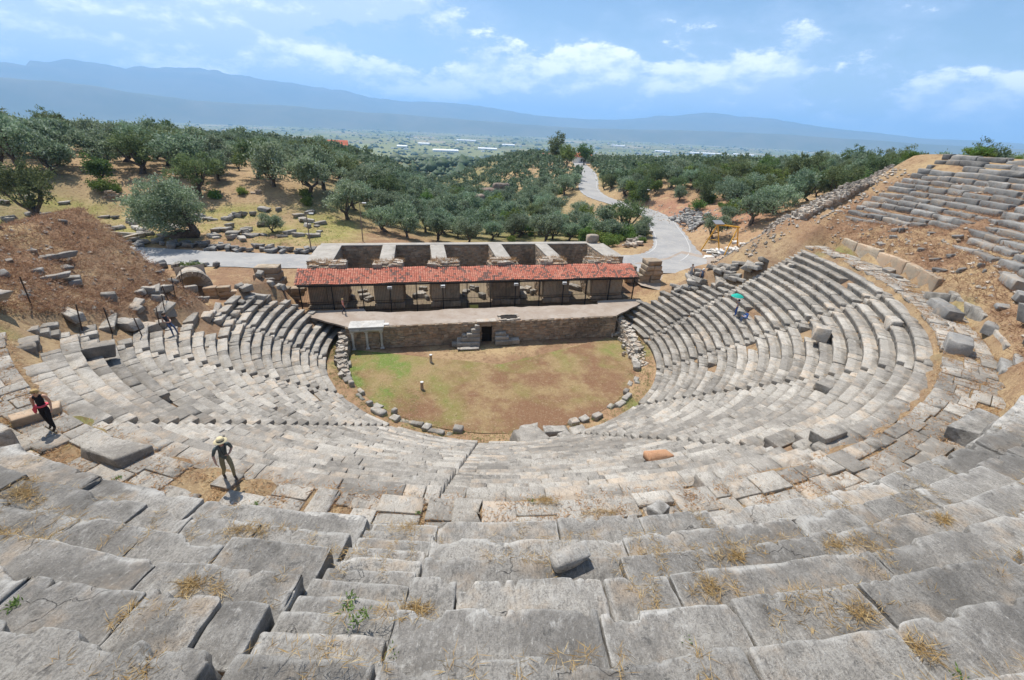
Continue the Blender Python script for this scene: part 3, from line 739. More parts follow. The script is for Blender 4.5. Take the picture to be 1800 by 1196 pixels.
# ------------------------------------------------------------------ stage, stage building and shelter
def rubble(name, mat, parent, p0, p1, z0, z1, face, sz=(.32, .2), depth=.10, top=None, holes=(), kind='stuff', jit=.035):
    """coursed rough stones on one vertical face from p0 to p1 (xy); face = outward unit normal"""
    p0, p1 = np.array(p0, float), np.array(p1, float); L = np.linalg.norm(p1-p0); d = (p1-p0)/L; n = np.array(face, float)
    mb = MB(); z = z0
    while z < z1-.04:
        h = min(sz[1]*random.uniform(.7, 1.35), z1-z); s = -random.random()*.3
        while s < L:
            w = sz[0]*random.uniform(.5, 1.6); a, b = max(s, 0), min(s+w, L)
            c = p0+d*(a+b)/2; zt = z1 if top is None else top((a+b)/2)
            inhole = any(h0 < (a+b)/2 < h1_ and zz0 < z+h/2 < zz1 for h0, h1_, zz0, zz1 in holes)
            if b-a > .05 and z < zt and not inhole:
                dp = depth*random.uniform(.3, 1.2); Mx = np.array([[d[0], n[0], 0], [d[1], n[1], 0], [0, 0, 1.0]])
                mb.box(-(b-a)/2+.012, (b-a)/2-.012, -.25, dp, z+.010, z+h-.010, (Mx, (c[0], c[1], 0)), jit=jit)
            s += w
        z += h
    o = mb.build(name, MATS[mat], parent); o['kind'] = kind; return o
def loose_mesh(L, D, Hh, seed, step=.3, amp=.05, r=.07, chip=1.6, skew=0.0):
    P, Fq = stone_verts(L, D, Hh, r, step, seed, amp, 2.0, False, chip); P[:, 0] -= L/2; P[:, 1] -= D/2; P[:, 2] += Hh
    if skew:
        rs = np.random.default_rng(seed); off = rs.uniform(-1, 1, (2, 2, 2, 3))*np.array([L, D, Hh])*skew
        u, v, w = np.clip(P[:, 0]/L+.5, 0, 1), np.clip(P[:, 1]/D+.5, 0, 1), np.clip(P[:, 2]/Hh, 0, 1)
        for i in (0, 1):
            for j in (0, 1):
                for k in (0, 1): P = P+((u if i else 1-u)*(v if j else 1-v)*(w if k else 1-w))[:, None]*off[i, j, k]
    return mesh_np('stone', P, Fq, True)
# platform
mb = MB(); xs_ = np.linspace(-19.6, 19.3, 110)
front = [1.22+.05*math.sin(x*3)+max(0, abs(x+.3)-14.6)*.72 for x in xs_]; back = [4.95+.6*float(fb2([x], [0], 2.2, 3, 9.)[0])+(1.0 if abs(x) > 13.8 else 0) for x in xs_]
V = []; Fc = []
for i, x in enumerate(xs_):
    for k in range(9): V.append((x, front[i]+(back[i]-front[i])*k/8, 2.5+.03*float(fb2([x], [k*.6], 1.5, 2, 3.)[0])))
    V.append((x, front[i]+.02, 2.3)); V.append((x, back[i]-.02, 1.0))
n = 11
for i in range(len(xs_)-1):
    for k in range(8): Fc.append((i*n+k, (i+1)*n+k, (i+1)*n+k+1, i*n+k+1))
    Fc.append((i*n+9, (i+1)*n+9, (i+1)*n, i*n)); Fc.append((i*n+8, (i+1)*n+8, (i+1)*n+10, i*n+10))
obj('stage_pavement', mesh_np('stage_pavement', V, Fc, False), MATS['pavement'], kind='structure')
# stage front wall
sw = thing('stage_wall', 'brown rubble wall with a dark doorway along the front of the stage', 'stone wall', (-.6, 1.1, 0))
sw.location = (0, 0, 0)
mbc = MB(); mbc.box(-15.2, -1.25, 1.15, 1.6, -.1, 2.42); mbc.box(-.05, 14.4, 1.15, 1.6, -.1, 2.42); mbc.box(-1.25, -.05, 1.15, 1.6, 2.12, 2.42)
mbc.build('wall_core', MATS['rubble_stone'], sw)
rubble('wall_stones', 'rubble_stone', sw, (-15.2, 1.12), (14.4, 1.12), 0, 2.47, (0, -1), (.40, .22), .09, top=lambda s: 2.38+.16*math.sin(s*1.9)+.08*math.sin(s*5.1), holes=[(13.95, 15.15, 0, 2.1)])
mbg = MB()
for i in range(8): mbg.box(-1.2+i*.155, -1.17+i*.155, 1.3, 1.33, .05, 2.1)
for z in (.1, 1.0, 2.0): mbg.box(-1.25, -.05, 1.28, 1.32, z, z+.05)
mbg.build('gate', MATS['black_metal'], sw)
mbg = MB(); mbg.box(-1.25, -.05, 1.42, 1.5, 0, 2.1); mbg.build('doorway_shade_panel', MATS['shade_black'], sw)  # flat near-black panel behind the gate, painting the doorway's inner shade
mbg = MB(); mbg.box(-1.75, .35, .92, 1.62, 2.46, 2.62, jit=.03); mbg.build('lintel', MATS['rubble_pale'], sw)
# pit opening in the pavement right of the door
pit = thing('pavement_pit', 'dark rectangular pit with a rubble rim in the stage pavement right of the doorway', 'pit', (1.9, 1.9, 2.5))
mbp = MB(); mbp.box(-.95, .95, -.5, .55, .02, .06); mbp.build('pit_shade_sheet', MATS['shade_black'], pit)  # near-black sheet over the solid paving, painted as the pit's inner shade
mbp = MB()
for (a, b, c, d) in ((-1.15, 1.15, -.72, -.5), (-1.15, 1.15, .55, .75), (-1.2, -.95, -.6, .7), (.95, 1.2, -.6, .7)):
    for q in range(6):
        t0, t1 = q/6, (q+1)/6
        if b-a > d-c: mbp.box(a+(b-a)*t0, a+(b-a)*t1-.02, c, d, -.2, random.uniform(.05, .2), jit=.03)
        else: mbp.box(a, b, c+(d-c)*t0, c+(d-c)*t1-.02, -.2, random.uniform(.05, .2), jit=.03)
mbp.build('rim_stones', MATS['rubble_pale'], pit)['kind'] = 'stuff'
# stairs either side of the door
def block_steps(label, boxes, mat='cavea_stone', cat='steps', nm='stage_steps', part='step_block'):
    e = thing(nm, label, cat, (0, 0, 0)); global seed
    for (x0, x1, y0, y1, z0, z1) in boxes:
        seed += 1; me = loose_mesh(x1-x0, y1-y0, z1-z0, seed, .3, .035, .05, 1.3)
        obj(part, me, MATS[mat], e, ((x0+x1)/2, (y0+y1)/2, z0), (random.gauss(0, .015), random.gauss(0, .015), random.gauss(0, .03)))
    return e
block_steps('stepped pile of rubble blocks left of the stage doorway', [(-4.0, -1.5, .1, 1.1, 0, .55), (-3.5, -1.5, .3, 1.1, .55, 1.0), (-2.9, -1.5, .4, 1.1, 1.0, 1.45), (-2.4, -1.5, .5, 1.1, 1.45, 1.9), (-2.0, -1.5, .6, 1.1, 1.9, 2.3), (-4.5, -3.9, .4, 1.1, 0, .4), (-3.4, -2.9, .5, 1.1, 1.0, 1.3), (-3.9, -3.4, .5, 1.1, .55, .85)])
block_steps('low steps of squared blocks right of the stage doorway', [(.15, 2.0, .1, 1.1, 0, .55), (2.0, 2.9, .3, 1.1, 0, .5), (.2, 1.7, .35, 1.1, .55, .95), (.2, 1.4, .5, 1.1, .95, 1.35)])
block_steps('flat pale slab lying before the stepped rubble left of the doorway', [(-3.7, -1.7, -.55, -.05, 0, .18), (-4.0, -3.72, -.5, -.1, 0, .2)], nm='fallen_slab', part='slab_piece', cat='stone slab')
# small pillared shrine
sh = thing('pillared_shrine', 'small shrine of three pale pillars under a white marble slab by the stage wall', 'stone shrine', (-13.15, 1.3, 0))
for x in (-1.45, -.05, 1.4):
    mbp = MB(); mbp.tube([(x, -.25, .08), (x, -.25, .25), (x, -.25, 1.8), (x, -.25, 1.95)], [.19, .13, .12, .18], 8); mbp.box(x-.2, x+.2, -.45, -.05, 0, .1); mbp.box(x-.19, x+.19, -.44, -.06, 1.94, 2.04)
    mbp.build('pillar', MATS['white_marble'], sh)
obj('architrave', loose_mesh(3.3, .55, .3, 901, .3, .01, .03, .6), MATS['white_marble'], sh, (0, -.2, 2.04))
obj('roof_slab', loose_mesh(3.5, 1.75, .2, 902, .3, .012, .03, .7), MATS['white_marble'], sh, (0, .42, 2.36))
obj('end_block', loose_mesh(.5, .5, .22, 904, .3, .02, .04, .8), MATS['white_marble'], sh, (2.0, .2, 2.38))
mbp = MB(); mbp.box(-1.6, 1.6, .02, .2, 0, 2.0); mbp.build('rear_panel', MATS['rubble_stone'], sh)
# curved side walls between orchestra and seats
for lab, t0, t1, sg in (('rough rubble wall curving from the shrine along the left of the orchestra', -103, -72, 1), ('rough rubble wall curving from the stage along the right of the orchestra', 76, 103, 1)):
    e = thing('orchestra_side_wall', lab, 'stone wall')
    tt = np.linspace(t0, t1, 10)
    for a, b in zip(tt[:-1], tt[1:]):
        pa, pb = pol(15.05, a), pol(15.05, b); m_ = pol(1, (a+b)/2); hh = np.interp(abs((a+b)/2), [72, 84, 103], [.3, .8, 2.1])
        rubble('wall_stones', 'rubble_pale', e, pa[:2], pb[:2], 0, hh, (-m_[0], -m_[1]), (.36, .22), .12)
        mbw = MB(); 
        for q in range(7):
            c = pol(15.5+random.uniform(-.2, .3), random.uniform(a, b)); s1 = random.uniform(.18, .42); M_ = (rotz(random.random()*3), (c[0], c[1], hh-.1)); mbw.box(-s1, s1, -s1*.7, s1*.7, -.4, random.uniform(.08, .28), M_, jit=.06)
        mbw.build('top_stones', MATS['rubble_pale'], e)['kind'] = 'stuff'
# ---- stage building
sb = thing('stage_building', 'ruined stage building of stone piers and concrete capped cross walls behind the red roof', 'ruined building')
piers = [(-19.8, -15.8), (-12.8, -9.4), (-6.4, -2.9), (.8, 4.4), (7.2, 10.7), (13.5, 17.8)]
for (a, b) in piers:
    seed += 1
    p = obj('pier', loose_mesh(b-a-.1, 1.75, 3.1, seed, .5, .03, .06, .8), MATS['pier_stone'], sb, ((a+b)/2, 8.55, 2.3))
    nb_ = 3; 
    for i in range(nb_):
        seed += 1; w_ = (b-a)/nb_
        obj('base_block', loose_mesh(w_-.03, .5, .62, seed, .4, .02, .06, .9), MATS['pier_stone'], p, ((i-1)*w_, -1.05, -.35))
    for i in range(2):
        seed += 1; w_ = (b-a-.2)/2
        obj('facing_slab', loose_mesh(w_-.04, .28, 2.3, seed, .5, .02, .03, .9), MATS['pier_stone'], p, ((i-.5)*w_, -.92, .38))
    tops = MB()
    for q in range(26):
        s1 = random.uniform(.25, .55); x = random.uniform(a+.3, b-.3); y = random.uniform(9.35, 11.2)
        tops.box(-s1, s1, -s1*.6, s1*.6, -.5, random.uniform(.05, .32), (rotz(random.uniform(-.2, .2)), (x, y, 6.42+.08*random.random())), jit=.05)
    tops.build('rubble_top', MATS['rubble_pale'], sb)['kind'] = 'stuff'
    mbk = MB(); mbk.box(a+.05, b-.05, 9.25, 11.3, 2.2, 6.4); mbk.build('pier_core', MATS['rubble_stone'], sb)
    rubble('pier_stones', 'rubble_stone', sb, (a+.05, 9.22), (b-.05, 9.22), 5.2, 6.45, (0, -1), (.4, .2), .08)
    for xx, nn_ in ((a+.02, -1), (b-.02, 1)):
        rubble('pier_stones', 'rubble_stone', sb, (xx, 9.25), (xx, 11.3), 2.3, 6.45, (nn_, 0), (.4, .22), .08)
cross = [(-20.3, -17.4, .3), (-12.2, -10.5, 0), (-6.0, -4.15, 0), (2.0, 3.85, 0), (8.75, 10.5, 0), (16.55, 19.1, .3)]
for (a, b, _) in cross:
    mbk = MB(); mbk.box(a+.08, b-.08, 11.2, 18.4, 2.2, 6.48); mbk.build('cross_wall', MATS['rubble_stone'], sb)
    for xx, nn_ in ((a+.06, -1), (b-.06, 1)):
        rubble('cross_wall_stones', 'rubble_stone', sb, (xx, 11.2), (xx, 18.3), 2.3, 6.48, (nn_, 0), (.42, .22), .06)
    seed += 1
    obj('wall_cap', loose_mesh(b-a, 7.2, .16, seed, .6, .008, .02, .4), MATS['concrete'], sb, ((a+b)/2, 14.75, 6.50))
mbk = MB(); mbk.box(-20.3, 19.1, 18.5, 19.4, 2.2, 6.48); mbk.build('back_wall', MATS['rubble_stone'], sb)
rubble('back_wall_stones', 'rubble_stone', sb, (-20.3, 18.48), (19.1, 18.48), 2.3, 6.48, (0, -1), (.42, .22), .06)
obj('wall_cap', loose_mesh(38.4, 1.15, .16, 933, .8, .008, .02, .3), MATS['concrete'], sb, (-.9, 18.95, 6.505))
mbk = MB(); mbk.box(-20, 19, 7.42, 18.5, 1.0, 2.3); mbk.build('room_floor', MATS['floor_earth'] if 'floor_earth' in MATS else patchy('floor_earth', (.17, .13, .09), (.23, .18, .12), (.13, .12, .06), sc=.8), sb)
for (a, b) in zip(piers[:-1], piers[1:]):
    for q in range(7):
        seed += 1; L = random.uniform(.5, 1.3); obj('room_block', loose_mesh(L, L*.6, random.uniform(.3, .7), seed, .34, .05, .07, 1.6), MATS['cavea_stone'], sb, (random.uniform(a[1]+.3, b[0]-.3), random.uniform(8.6, 12.5), 2.28), (0, 0, random.random()*3))
obj('broken_lump', loose_mesh(1.6, 1.3, 1.5, 934, .3, .12, .3, 2), MATS['rubble_pale'], sb, (17.6, 19.1, 6.3))
# ---- tiled shelter
sr = thing('tiled_shelter', 'long lean-to roof of red clay tiles on black posts before the stage building', 'shelter roof', (-.6, 7.9, 2.3))
sr.location = (0, 0, 0)
def roof_pt(x, q): # q 0 eave .. 1 ridge
    return np.array([x, 6.75+2.35*q, 5.2+1.02*q+.05*math.sin(x*.55)+.03*math.sin(x*1.7+1)])
tl = MB(); x = -20.75; nrow = 9
while x < 19.45:
    for k in range(nrow):
        q0, q1 = k/nrow-.015, (k+1)/nrow+.03; V = []
        dx = random.uniform(-.012, .012); lift = .012*random.random()
        for q, up_ in ((q0, .045), (q1, .01)):
            c = roof_pt(x+dx, q)
            for s in range(5):
                a = math.pi*s/4; V.append((c[0]-.125*math.cos(a), c[1], c[2]+.085*math.sin(a)+up_+lift))
        tl.add(V, [(s, s+1, s+6, s+5) for s in range(4)])
    x += .25
to = tl.build('roof_tiles', MATS['roof_tile'], sr, True); to['kind'] = 'stuff'
mbk = MB()
for i in range(40):
    xa, xb = -20.8+i*1.005, -20.8+(i+1)*1.005
    c = [roof_pt(xa, 0), roof_pt(xb, 0), roof_pt(xb, 1), roof_pt(xa, 1)]
    mbk.add([tuple(p-[0, 0, .01]) for p in c]+[tuple(p-[0, 0, .06]) for p in c], [(0, 1, 2, 3), (7, 6, 5, 4), (0, 4, 5, 1), (2, 6, 7, 3)])
mbk.build('roof_deck', MATS['wood_pole'], sr)
px_ = [-20.4, -17.1, -13.9, -10.9, -8.0, -5.0, -2.2, .6, 3.6, 6.6, 9.6, 12.6, 15.6, 18.9]
for i, x in enumerate(px_):
    mbk = MB(); mbk.box(x-.06, x+.06, 6.72, 6.84, 2.0 if abs(x) > 14 else 1.2, 5.22); mbk.build('post', MATS['black_metal'], sr)
    mbk = MB(); mbk.box(x-.04, x+.04, 6.8, 9.0, 5.0, 5.12); mbk.build('rafter', MATS['black_metal'], sr)
mbk = MB(); mbk.box(-20.6, 19.2, 6.73, 6.83, 5.02, 5.14); mbk.build('eave_beam', MATS['black_metal'], sr)
fe = thing('iron_fence', 'black iron railing closing the openings under the red tiled roof', 'fence')
for a, b in zip(px_[:-1], px_[1:]):
    pn = MB(); zb = 2.3 if abs((a+b)/2) > 14 else 1.9
    for z in (zb+.1, 3.15, 4.95): pn.box(a, b, 6.765, 6.795, z, z+.045)
    nbar = int((b-a)/.17)
    for i in range(1, nbar): xx = a+(b-a)*i/nbar; pn.box(xx-.011, xx+.011, 6.77, 6.79, zb, 5.0)
    pn.build('railing_panel', MATS['black_metal'], fe)
for q, x in enumerate((-10.9, -5.0, 3.6, 9.6)):
    l = thing('floodlight', ['first', 'second', 'third', 'fourth'][q]+' small white floodlight from the left under the red eave', 'floodlight', (x, 6.55, 4.75), 0, 'floodlights under the shelter eave')
    mbk = MB(); mbk.box(-.24, .24, -.16, .1, -.12, .16, jit=.01); mbk.build('lamp_box', MATS['white_paint'], l)
    mbk = MB(); mbk.box(-.19, .19, -.175, -.165, -.08, .12); mbk.build('lamp_glass', MATS['steel_grey'], l)
    mbk = MB(); mbk.box(-.03, .03, .0, .25, -.2, -.1); mbk.build('bracket', MATS['black_metal'], l)
mbk = MB(); mbk.box(-1.9, -.9, 6.5, 6.56, 1.75, 2.35); sg_ = mbk.build('notice_board', MATS['bright_sign'] if 'bright_sign' in MATS else simple('bright_sign', (.42, .40, .10), .6), None)
tag(sg_, 'small yellow-green notice board low on the iron railing', 'sign')
# ---- ruined ends of the stage building
def block_tower(label, x, y, z, rows, w, d, hrow, mat='pier_stone', rz=0.0):
    e = thing('ruined_pier', label, 'ruined pier', (x, y, z), rz); global seed
    zz = 0
    for k in range(rows):
        ww = w*(1-.10*k+random.uniform(-.05, .1)); nb2 = 2 if k < rows-1 else 1; off = random.uniform(-.15, .15)
        for i in range(nb2):
            seed += 1; wb = ww/nb2
            obj('block', loose_mesh(wb-.03, d*random.uniform(.85, 1.05), hrow-.02, seed, .3, .05, .08, 1.6), MATS[mat], e, (off+(i-(nb2-1)/2)*wb, random.uniform(-.1, .1), zz), (0, 0, random.gauss(0, .04)))
        zz += hrow
    return e
block_tower('stack of big squared blocks standing at the right end of the red roof', 23.9, 12.2, 2.5, 5, 3.2, 1.8, .68)
block_tower('lower stub of stacked blocks behind the right block stack', 21.6, 13.2, 2.4, 3, 1.6, 1.4, .8)
block_tower('brown stub of masonry left of the red roof by the road', -25.6, 14.2, 2.9, 3, 3.4, 1.9, .8)
e = thing('ruined_wall', 'low ruined wall of long blocks left of the red roof', 'ruined wall', (-24.0, 9.4, 2.6))
for k in range(3):
    for i in range(4):
        seed += 1; obj('block', loose_mesh(1.55, .9, .5, seed, .3, .05, .07, 1.5), MATS['pier_stone'], e, (-2.6+i*1.6+random.uniform(-.1, .1)+.3*k, random.uniform(-.1, .1), k*.52), (0, 0, random.gauss(0, .05)))
e = thing('parodos_wall', 'tall brown rubble wall along the sunken passage right of the stage', 'stone wall')
rubble('wall_stones', 'rubble_stone', e, (25.2, 4.2), (34.0, 11.5), 2.2, 6.6, (-.64, .77), (.45, .26), .1, top=lambda s: 4.4+s*.28)
rubble('wall_stones', 'rubble_stone', e, (25.5, 3.9), (34.3, 11.2), 2.2, 6.6, (.64, -.77), (.45, .26), .1, top=lambda s: 4.4+s*.28)
# stepped end wall of the right-hand seating
e = thing('end_wall', 'pale rubble topped retaining wall stepping up the right end of the seating', 'retaining wall')
NS = 22; xs2 = np.linspace(27.5, 48.0, NS+1)
def endz(x): return float(np.interp(x, [27.5, 31, 34, 42, 45, 48], [7.3, 9.7, 12.5, 16.8, 17.7, 19.2]))
for i in range(NS):
    a, b = xs2[i], xs2[i+1]; za, zb = endz(a), endz(b); st = random.uniform(-.45, .1)
    V = [(x, y, z) for x, zt in ((a, za), (b, zb)) for y, z in ((2.0, zt-3.2), (4.0, zt-6), (4.0, zt+st), (2.0, zt+st))]
    mbk = MB(); mbk.add(V, [(0, 1, 2, 3), (7, 6, 5, 4), (3, 2, 6, 7), (0, 3, 7, 4), (1, 5, 6, 2)]); mbk.build('wall_section', MATS['rubble_pale'], e)
    rubble('wall_stones', 'rubble_stone', e, (a, 1.98), (b, 1.98), za-2.4, zb, (0, -1), (.4, .24), .1, top=lambda s: za+(zb-za)*s/(b-a)-.1)
    mbt = MB()
    for q in range(42):
        s1 = random.uniform(.08, .26); yy = random.uniform(1.9, 4.1) if q < 30 else 4+abs(random.gauss(0, 1.6)); xx = random.uniform(a, b)
        zz = endz(xx)+.02 if yy < 4 else h1(xx, yy)
        mbt.box(-s1, s1, -s1*.7, s1*.7, -.2, random.uniform(.04, .2), (rotz(random.random()*3), (xx, yy, zz)), jit=.05)
    mbt.build('loose_top_stones', MATS['rubble_pale'], e)['kind'] = 'stuff'
# ---- vaulted arch at the left
e = thing('stone_arch', 'small round stone arch standing between the earth mound and the left road', 'stone arch', (-31.8, 9.6, h1(-31.8, 9.6)+.55), math.radians(24)); e.scale = (1.25, 1.25, 1.25)
for i in range(11):
    a0, a1 = math.pi*i/11+.015, math.pi*(i+1)/11-.015; V = []
    for y in (-.25, .25):
        for rr_, aa in ((1.0, a0), (1.42, a0), (1.42, a1), (1.0, a1)): V.append((-rr_*math.cos(aa), y, .3+rr_*math.sin(aa)))
    mbk = MB(); mbk.add(V, [(0, 1, 2, 3), (7, 6, 5, 4), (0, 4, 5, 1), (1, 5, 6, 2), (2, 6, 7, 3), (3, 7, 4, 0)]); mbk.build('voussoir', MATS['cavea_stone'], e)
for sx in (-1.21, 1.21):
    seed += 1; obj('jamb', loose_mesh(.42, .5, 1.0, seed, .3, .02, .04), MATS['cavea_stone'], e, (sx, 0, -.7))
V = []; 
for y in (.2, 2.6):
    for i in range(13): a = math.pi*i/12; V.append((-1.12*math.cos(a), y, .3+1.12*math.sin(a)))
mbk = MB(); mbk.add(V, [(i, i+1, i+14, i+13) for i in range(12)]); mbk.add([(-1.12, 2.6, -.7), (1.12, 2.6, -.7), (1.12, 2.6, 1.5), (-1.12, 2.6, 1.5)], [(0, 1, 2, 3)]); mbk.build('vault_lining', MATS['rubble_pale'], e)

e = thing('ruined_wall', 'low rough wall of blocks running right from the small stone arch', 'ruined wall', (-28.3, 9.3, h1(-28.3, 9.3)-.2), math.radians(6))
for k in range(3):
    for i in range(4-k):
        seed += 1; obj('block', loose_mesh(1.25, .8, .5, seed, .3, .05, .07, 1.6), MATS['rubble_block'] if 'rubble_block' in MATS else MATS['pier_stone'], e, (-1.7+i*1.28+random.uniform(-.1, .1), random.uniform(-.1, .1), k*.5), (0, 0, random.gauss(0, .06)))
# ------------------------------------------------------------------ loose blocks, fences, lamps, gantry
def single_block(x, y, L, D, Hh, rz, label, mat='cavea_stone', z=None, name='fallen_block', group=None, tx=0.0, ty=0.0, chip=1.6, step=.26, sink=.12):
    global seed
    seed += 1; o = obj(name, loose_mesh(L, D, Hh, seed, step, .06, .06, chip, .13), MATS[mat], None, (x, y, (h1(x, y) if z is None else z)-sink), (tx, ty, rz))
    return tag(o, label, 'stone block', group)
R_ = math.radians
single_block(-29.9, -15.4, 3.6, .75, .55, R_(-24), 'long grey block lying at the left edge above the first fence post')
single_block(-28.0, -13.0, 2.0, .7, .5, R_(-36), 'shorter grey block end to end with the long one at the left edge')
single_block(-26.8, -10.8, 1.7, 1.0, .6, R_(-8), 'pale flat topped block below the earth mound inside the fence')
single_block(-26.0, -9.6, 1.0, .8, .7, R_(-40), 'upright grey block beside the pale one below the mound')
single_block(-32.4, -6.4, 2.8, .45, .4, R_(52), 'narrow long stone sticking out of the upper earth mound')
single_block(-30.9, -9.6, 2.6, .35, .3, R_(50), 'thin stone strip lying on the middle of the earth mound')
single_block(-30.4, -8.4, .9, .6, .5, R_(20), 'small single block beside the stone strip on the mound')
single_block(-24.3, -17.1, 1.25, .7, .7, R_(30), 'dark lone block standing on the second wedge of lower seats', z=h1(-24.3, -17.1)+.62)
single_block(-17.3, -28.4, 1.85, .8, .5, R_(-26), 'large flat grey block on the walkway between the woman and the man in the hat')
single_block(-21.4, -27.5, 1.6, 1.0, .8, R_(-34), 'big rounded block at the left edge beside the woman in black')
single_block(-21.0, -25.8, 1.3, .6, .5, R_(40), 'orange brown stone just behind the woman in black', 'pier_stone')
single_block(-20.5, -29.3, 1.5, 1.3, 1.0, R_(10), 'dark blunt block at the left edge, nearest to the viewer', 'near_stone')
single_block(-19.3, -29.6, 1.1, .7, .6, R_(25), 'small block with a broken corner beside the blunt one at the left edge', 'near_stone')
single_block(26.3, -21.5, 1.4, 1.0, .85, R_(60), 'large tilted block on the outer edge of the right walkway', 'upper_stone', tx=.15)
single_block(27.4, -20.2, 1.9, .7, .7, R_(62), 'broken wall block further up beside the tilted block on the right walkway', 'upper_stone')
single_block(28.6, -19.0, 1.7, .6, .9, R_(66), 'upright slab block leaning out of the earth above the right walkway', 'cavea_stone', ty=.2)
single_block(21.3, -25.6, 1.4, 1.0, .85, R_(38), 'big squat grey block sitting across the right walkway', 'upper_stone')
single_block(25.0, -24.6, 1.0, .7, .6, R_(30), 'small grey block above the squat block beside the walkway', 'upper_stone')
single_block(24.9, -26.6, 2.0, 1.3, .95, R_(70), 'squared grey block alone on the earth slope at the right edge', 'upper_stone')
for i, (dz, dr) in enumerate(((0, 0), (.34, .34), (.68, .68))):
    p = pol(35.05+dr, 36.8); single_block(p[0], p[1], 1.5, .42, .5, R_(37), ['lowest', 'middle', 'topmost'][i]+' of three short broken steps leaving the right walkway', 'upper_stone', z=Z2-.1+dz, sink=0, name='broken_step', group='broken steps by the right walkway')
single_block(22.9, -27.6, 1.0, .8, 1.1, R_(20), 'dark upright block beside the three broken steps', 'upper_stone')
single_block(32.6, -12.2, 1.3, .7, .5, R_(20), 'flat stone on the earth slope above the long brown wall', 'upper_stone')
single_block(31.6, -13.6, .9, .5, .4, R_(70), 'small stone just below the flat one above the long brown wall', 'upper_stone')
single_block(30.2, -21.6, 2.6, .7, .7, R_(48), 'long double block at the right edge of the earth slope', 'upper_stone')
single_block(28.2, -23.6, 1.2, .7, .6, R_(40), 'small paired stones below the double block at the right edge', 'upper_stone')
single_block(23.9, -20.2, 1.3, .6, .7, R_(58), 'dark block tipped across the upper rows of the right seats', z=10.3)
single_block(21.5, -17.6, 1.3, 1.0, .95, R_(50), 'round topped block standing on the right seats mid slope', z=8.4)
single_block(8.2, -30.6, 1.5, .7, .5, R_(15), 'whitish broken block on the top row right of the centre', z=10.95)
single_block(15.0, -24.5, 1.4, .8, .6, R_(30), 'pale block tilted across the rows right of the centre', z=8.75)
single_block(28.6, -1.8, 3.0, .9, .35, R_(28), 'long flat slab lying above the right seats near the passage wall')
single_block(30.4, -4.6, 1.3, .7, .4, R_(-20), 'small stacked slab on the earth above the right seats')
single_block(2.2, -28.7, 1.15, .5, .36, R_(4), 'orange broken stone lying on the rows right of the central stair', 'orange_stone', z=9.0)
single_block(-.1, -16.8, 2.3, 1.6, 1.0, R_(6), 'big square block of the broken platform at the near edge of the orchestra', z=.4)
single_block(2.2, -15.9, 1.9, .7, .7, R_(-4), 'grey slab at the back of the broken platform by the orchestra', z=.35)
single_block(.2, -15.2, 1.5, .7, .6, R_(5), 'pale slab at the back of the broken platform by the orchestra', z=.3)
single_block(2.6, -17.2, .9, .9, .8, R_(20), 'dark upright stone on the broken platform by the orchestra', z=.5)
single_block(1.5, -17.3, 1.0, 1.0, .5, R_(0), 'pale cube of the broken platform beside the dark upright stone', 'cavea_stone', z=.5)
single_block(3.9, -16.2, 1.3, .9, .6, R_(12), 'pale flat slab at the right of the broken platform', 'cavea_stone', z=.3)
single_block(12.2, -33.4, 1.8, 1.2, .9, R_(20), 'big pale boulder above the walkway at the right edge', 'near_stone', z=12.0)
single_block(13.6, -33.5, 1.7, 1.3, 1.1, R_(50), 'rounded boulder beside the pale one at the right edge', 'near_stone', z=12.4)
single_block(10.2, -34.1, 1.4, .7, .7, R_(35), 'narrow cream block leaning out of the earth near the right edge', 'near_stone', z=12.7)
single_block(13.3, -32.0, 2.3, 1.1, .8, R_(14), 'long brown sided block on the walkway at the right edge', 'near_stone')
# stones set along the nearest seats
single_block(-4.95, -36.75, .62, .3, .22, R_(12), 'small jagged stone tipped up in the straw among the nearest rows', 'near_stone', z=14.58, tx=.25, step=.07, chip=2.0, sink=0)
single_block(-8.9, -33.6, 1.1, .6, .45, R_(-5), 'broken pale stone with weeds at the head of the upper stair', 'near_stone', z=11.9, step=.12, chip=2.0, sink=0)
single_block(-1.0, -33.7, .6, .45, .3, R_(30), 'rounded pale stone right of the straw patch on the nearest rows', 'near_stone', z=11.7, step=.09, chip=1.8, sink=0)
# fallen blocks by the left end of the lower tier
def scatter_blocks(n, fn, label, group, mat, Ls=(.7, 1.7), name='fallen_block', variants=8, hs=(.35, .7), zoff=-.08, tilt=.12, mass=False):
    global seed
    if mass:                                       # a heap nobody could count: one object
        Vs, Fs, nn0 = [], [], 0
        for i in range(n):
            seed += 1; L = random.uniform(*Ls); D = L*random.uniform(.4, .75); hh = random.uniform(*hs)
            P, Fq = stone_verts(L, D, hh, .08, .5, seed, .05, 2., False, 1.5); P -= [L/2, D/2, -hh]
            x, y = fn(i); a, b = random.gauss(0, tilt), random.gauss(0, tilt)
            P[:, 2] += P[:, 0]*a+P[:, 1]*b; P = P@rotz(random.random()*3.14).T+[x, y, h1(x, y)+zoff+.25*random.random()]
            Vs.append(P); Fs.append(Fq+nn0); nn0 += len(P)
        o = obj(name, mesh_np(name, np.concatenate(Vs), np.concatenate(Fs), True), MATS[mat]); tag(o, label, 'rubble', kind='stuff'); return
    vs = []
    for i in range(variants):
        seed += 1; L = random.uniform(*Ls); vs.append(loose_mesh(L, L*random.uniform(.4, .75), random.uniform(*hs), seed, .34, .07, .07, 1.8, .17))
    for i in range(n):
        x, y = fn(i); me = vs[i % variants]
        o = obj(name, me, MATS[mat], None, (x, y, h1(x, y)+zoff), (random.gauss(0, tilt), random.gauss(0, tilt), random.random()*3.14))
        tag(o, label(x, y) if callable(label) else label, 'stone block', group)
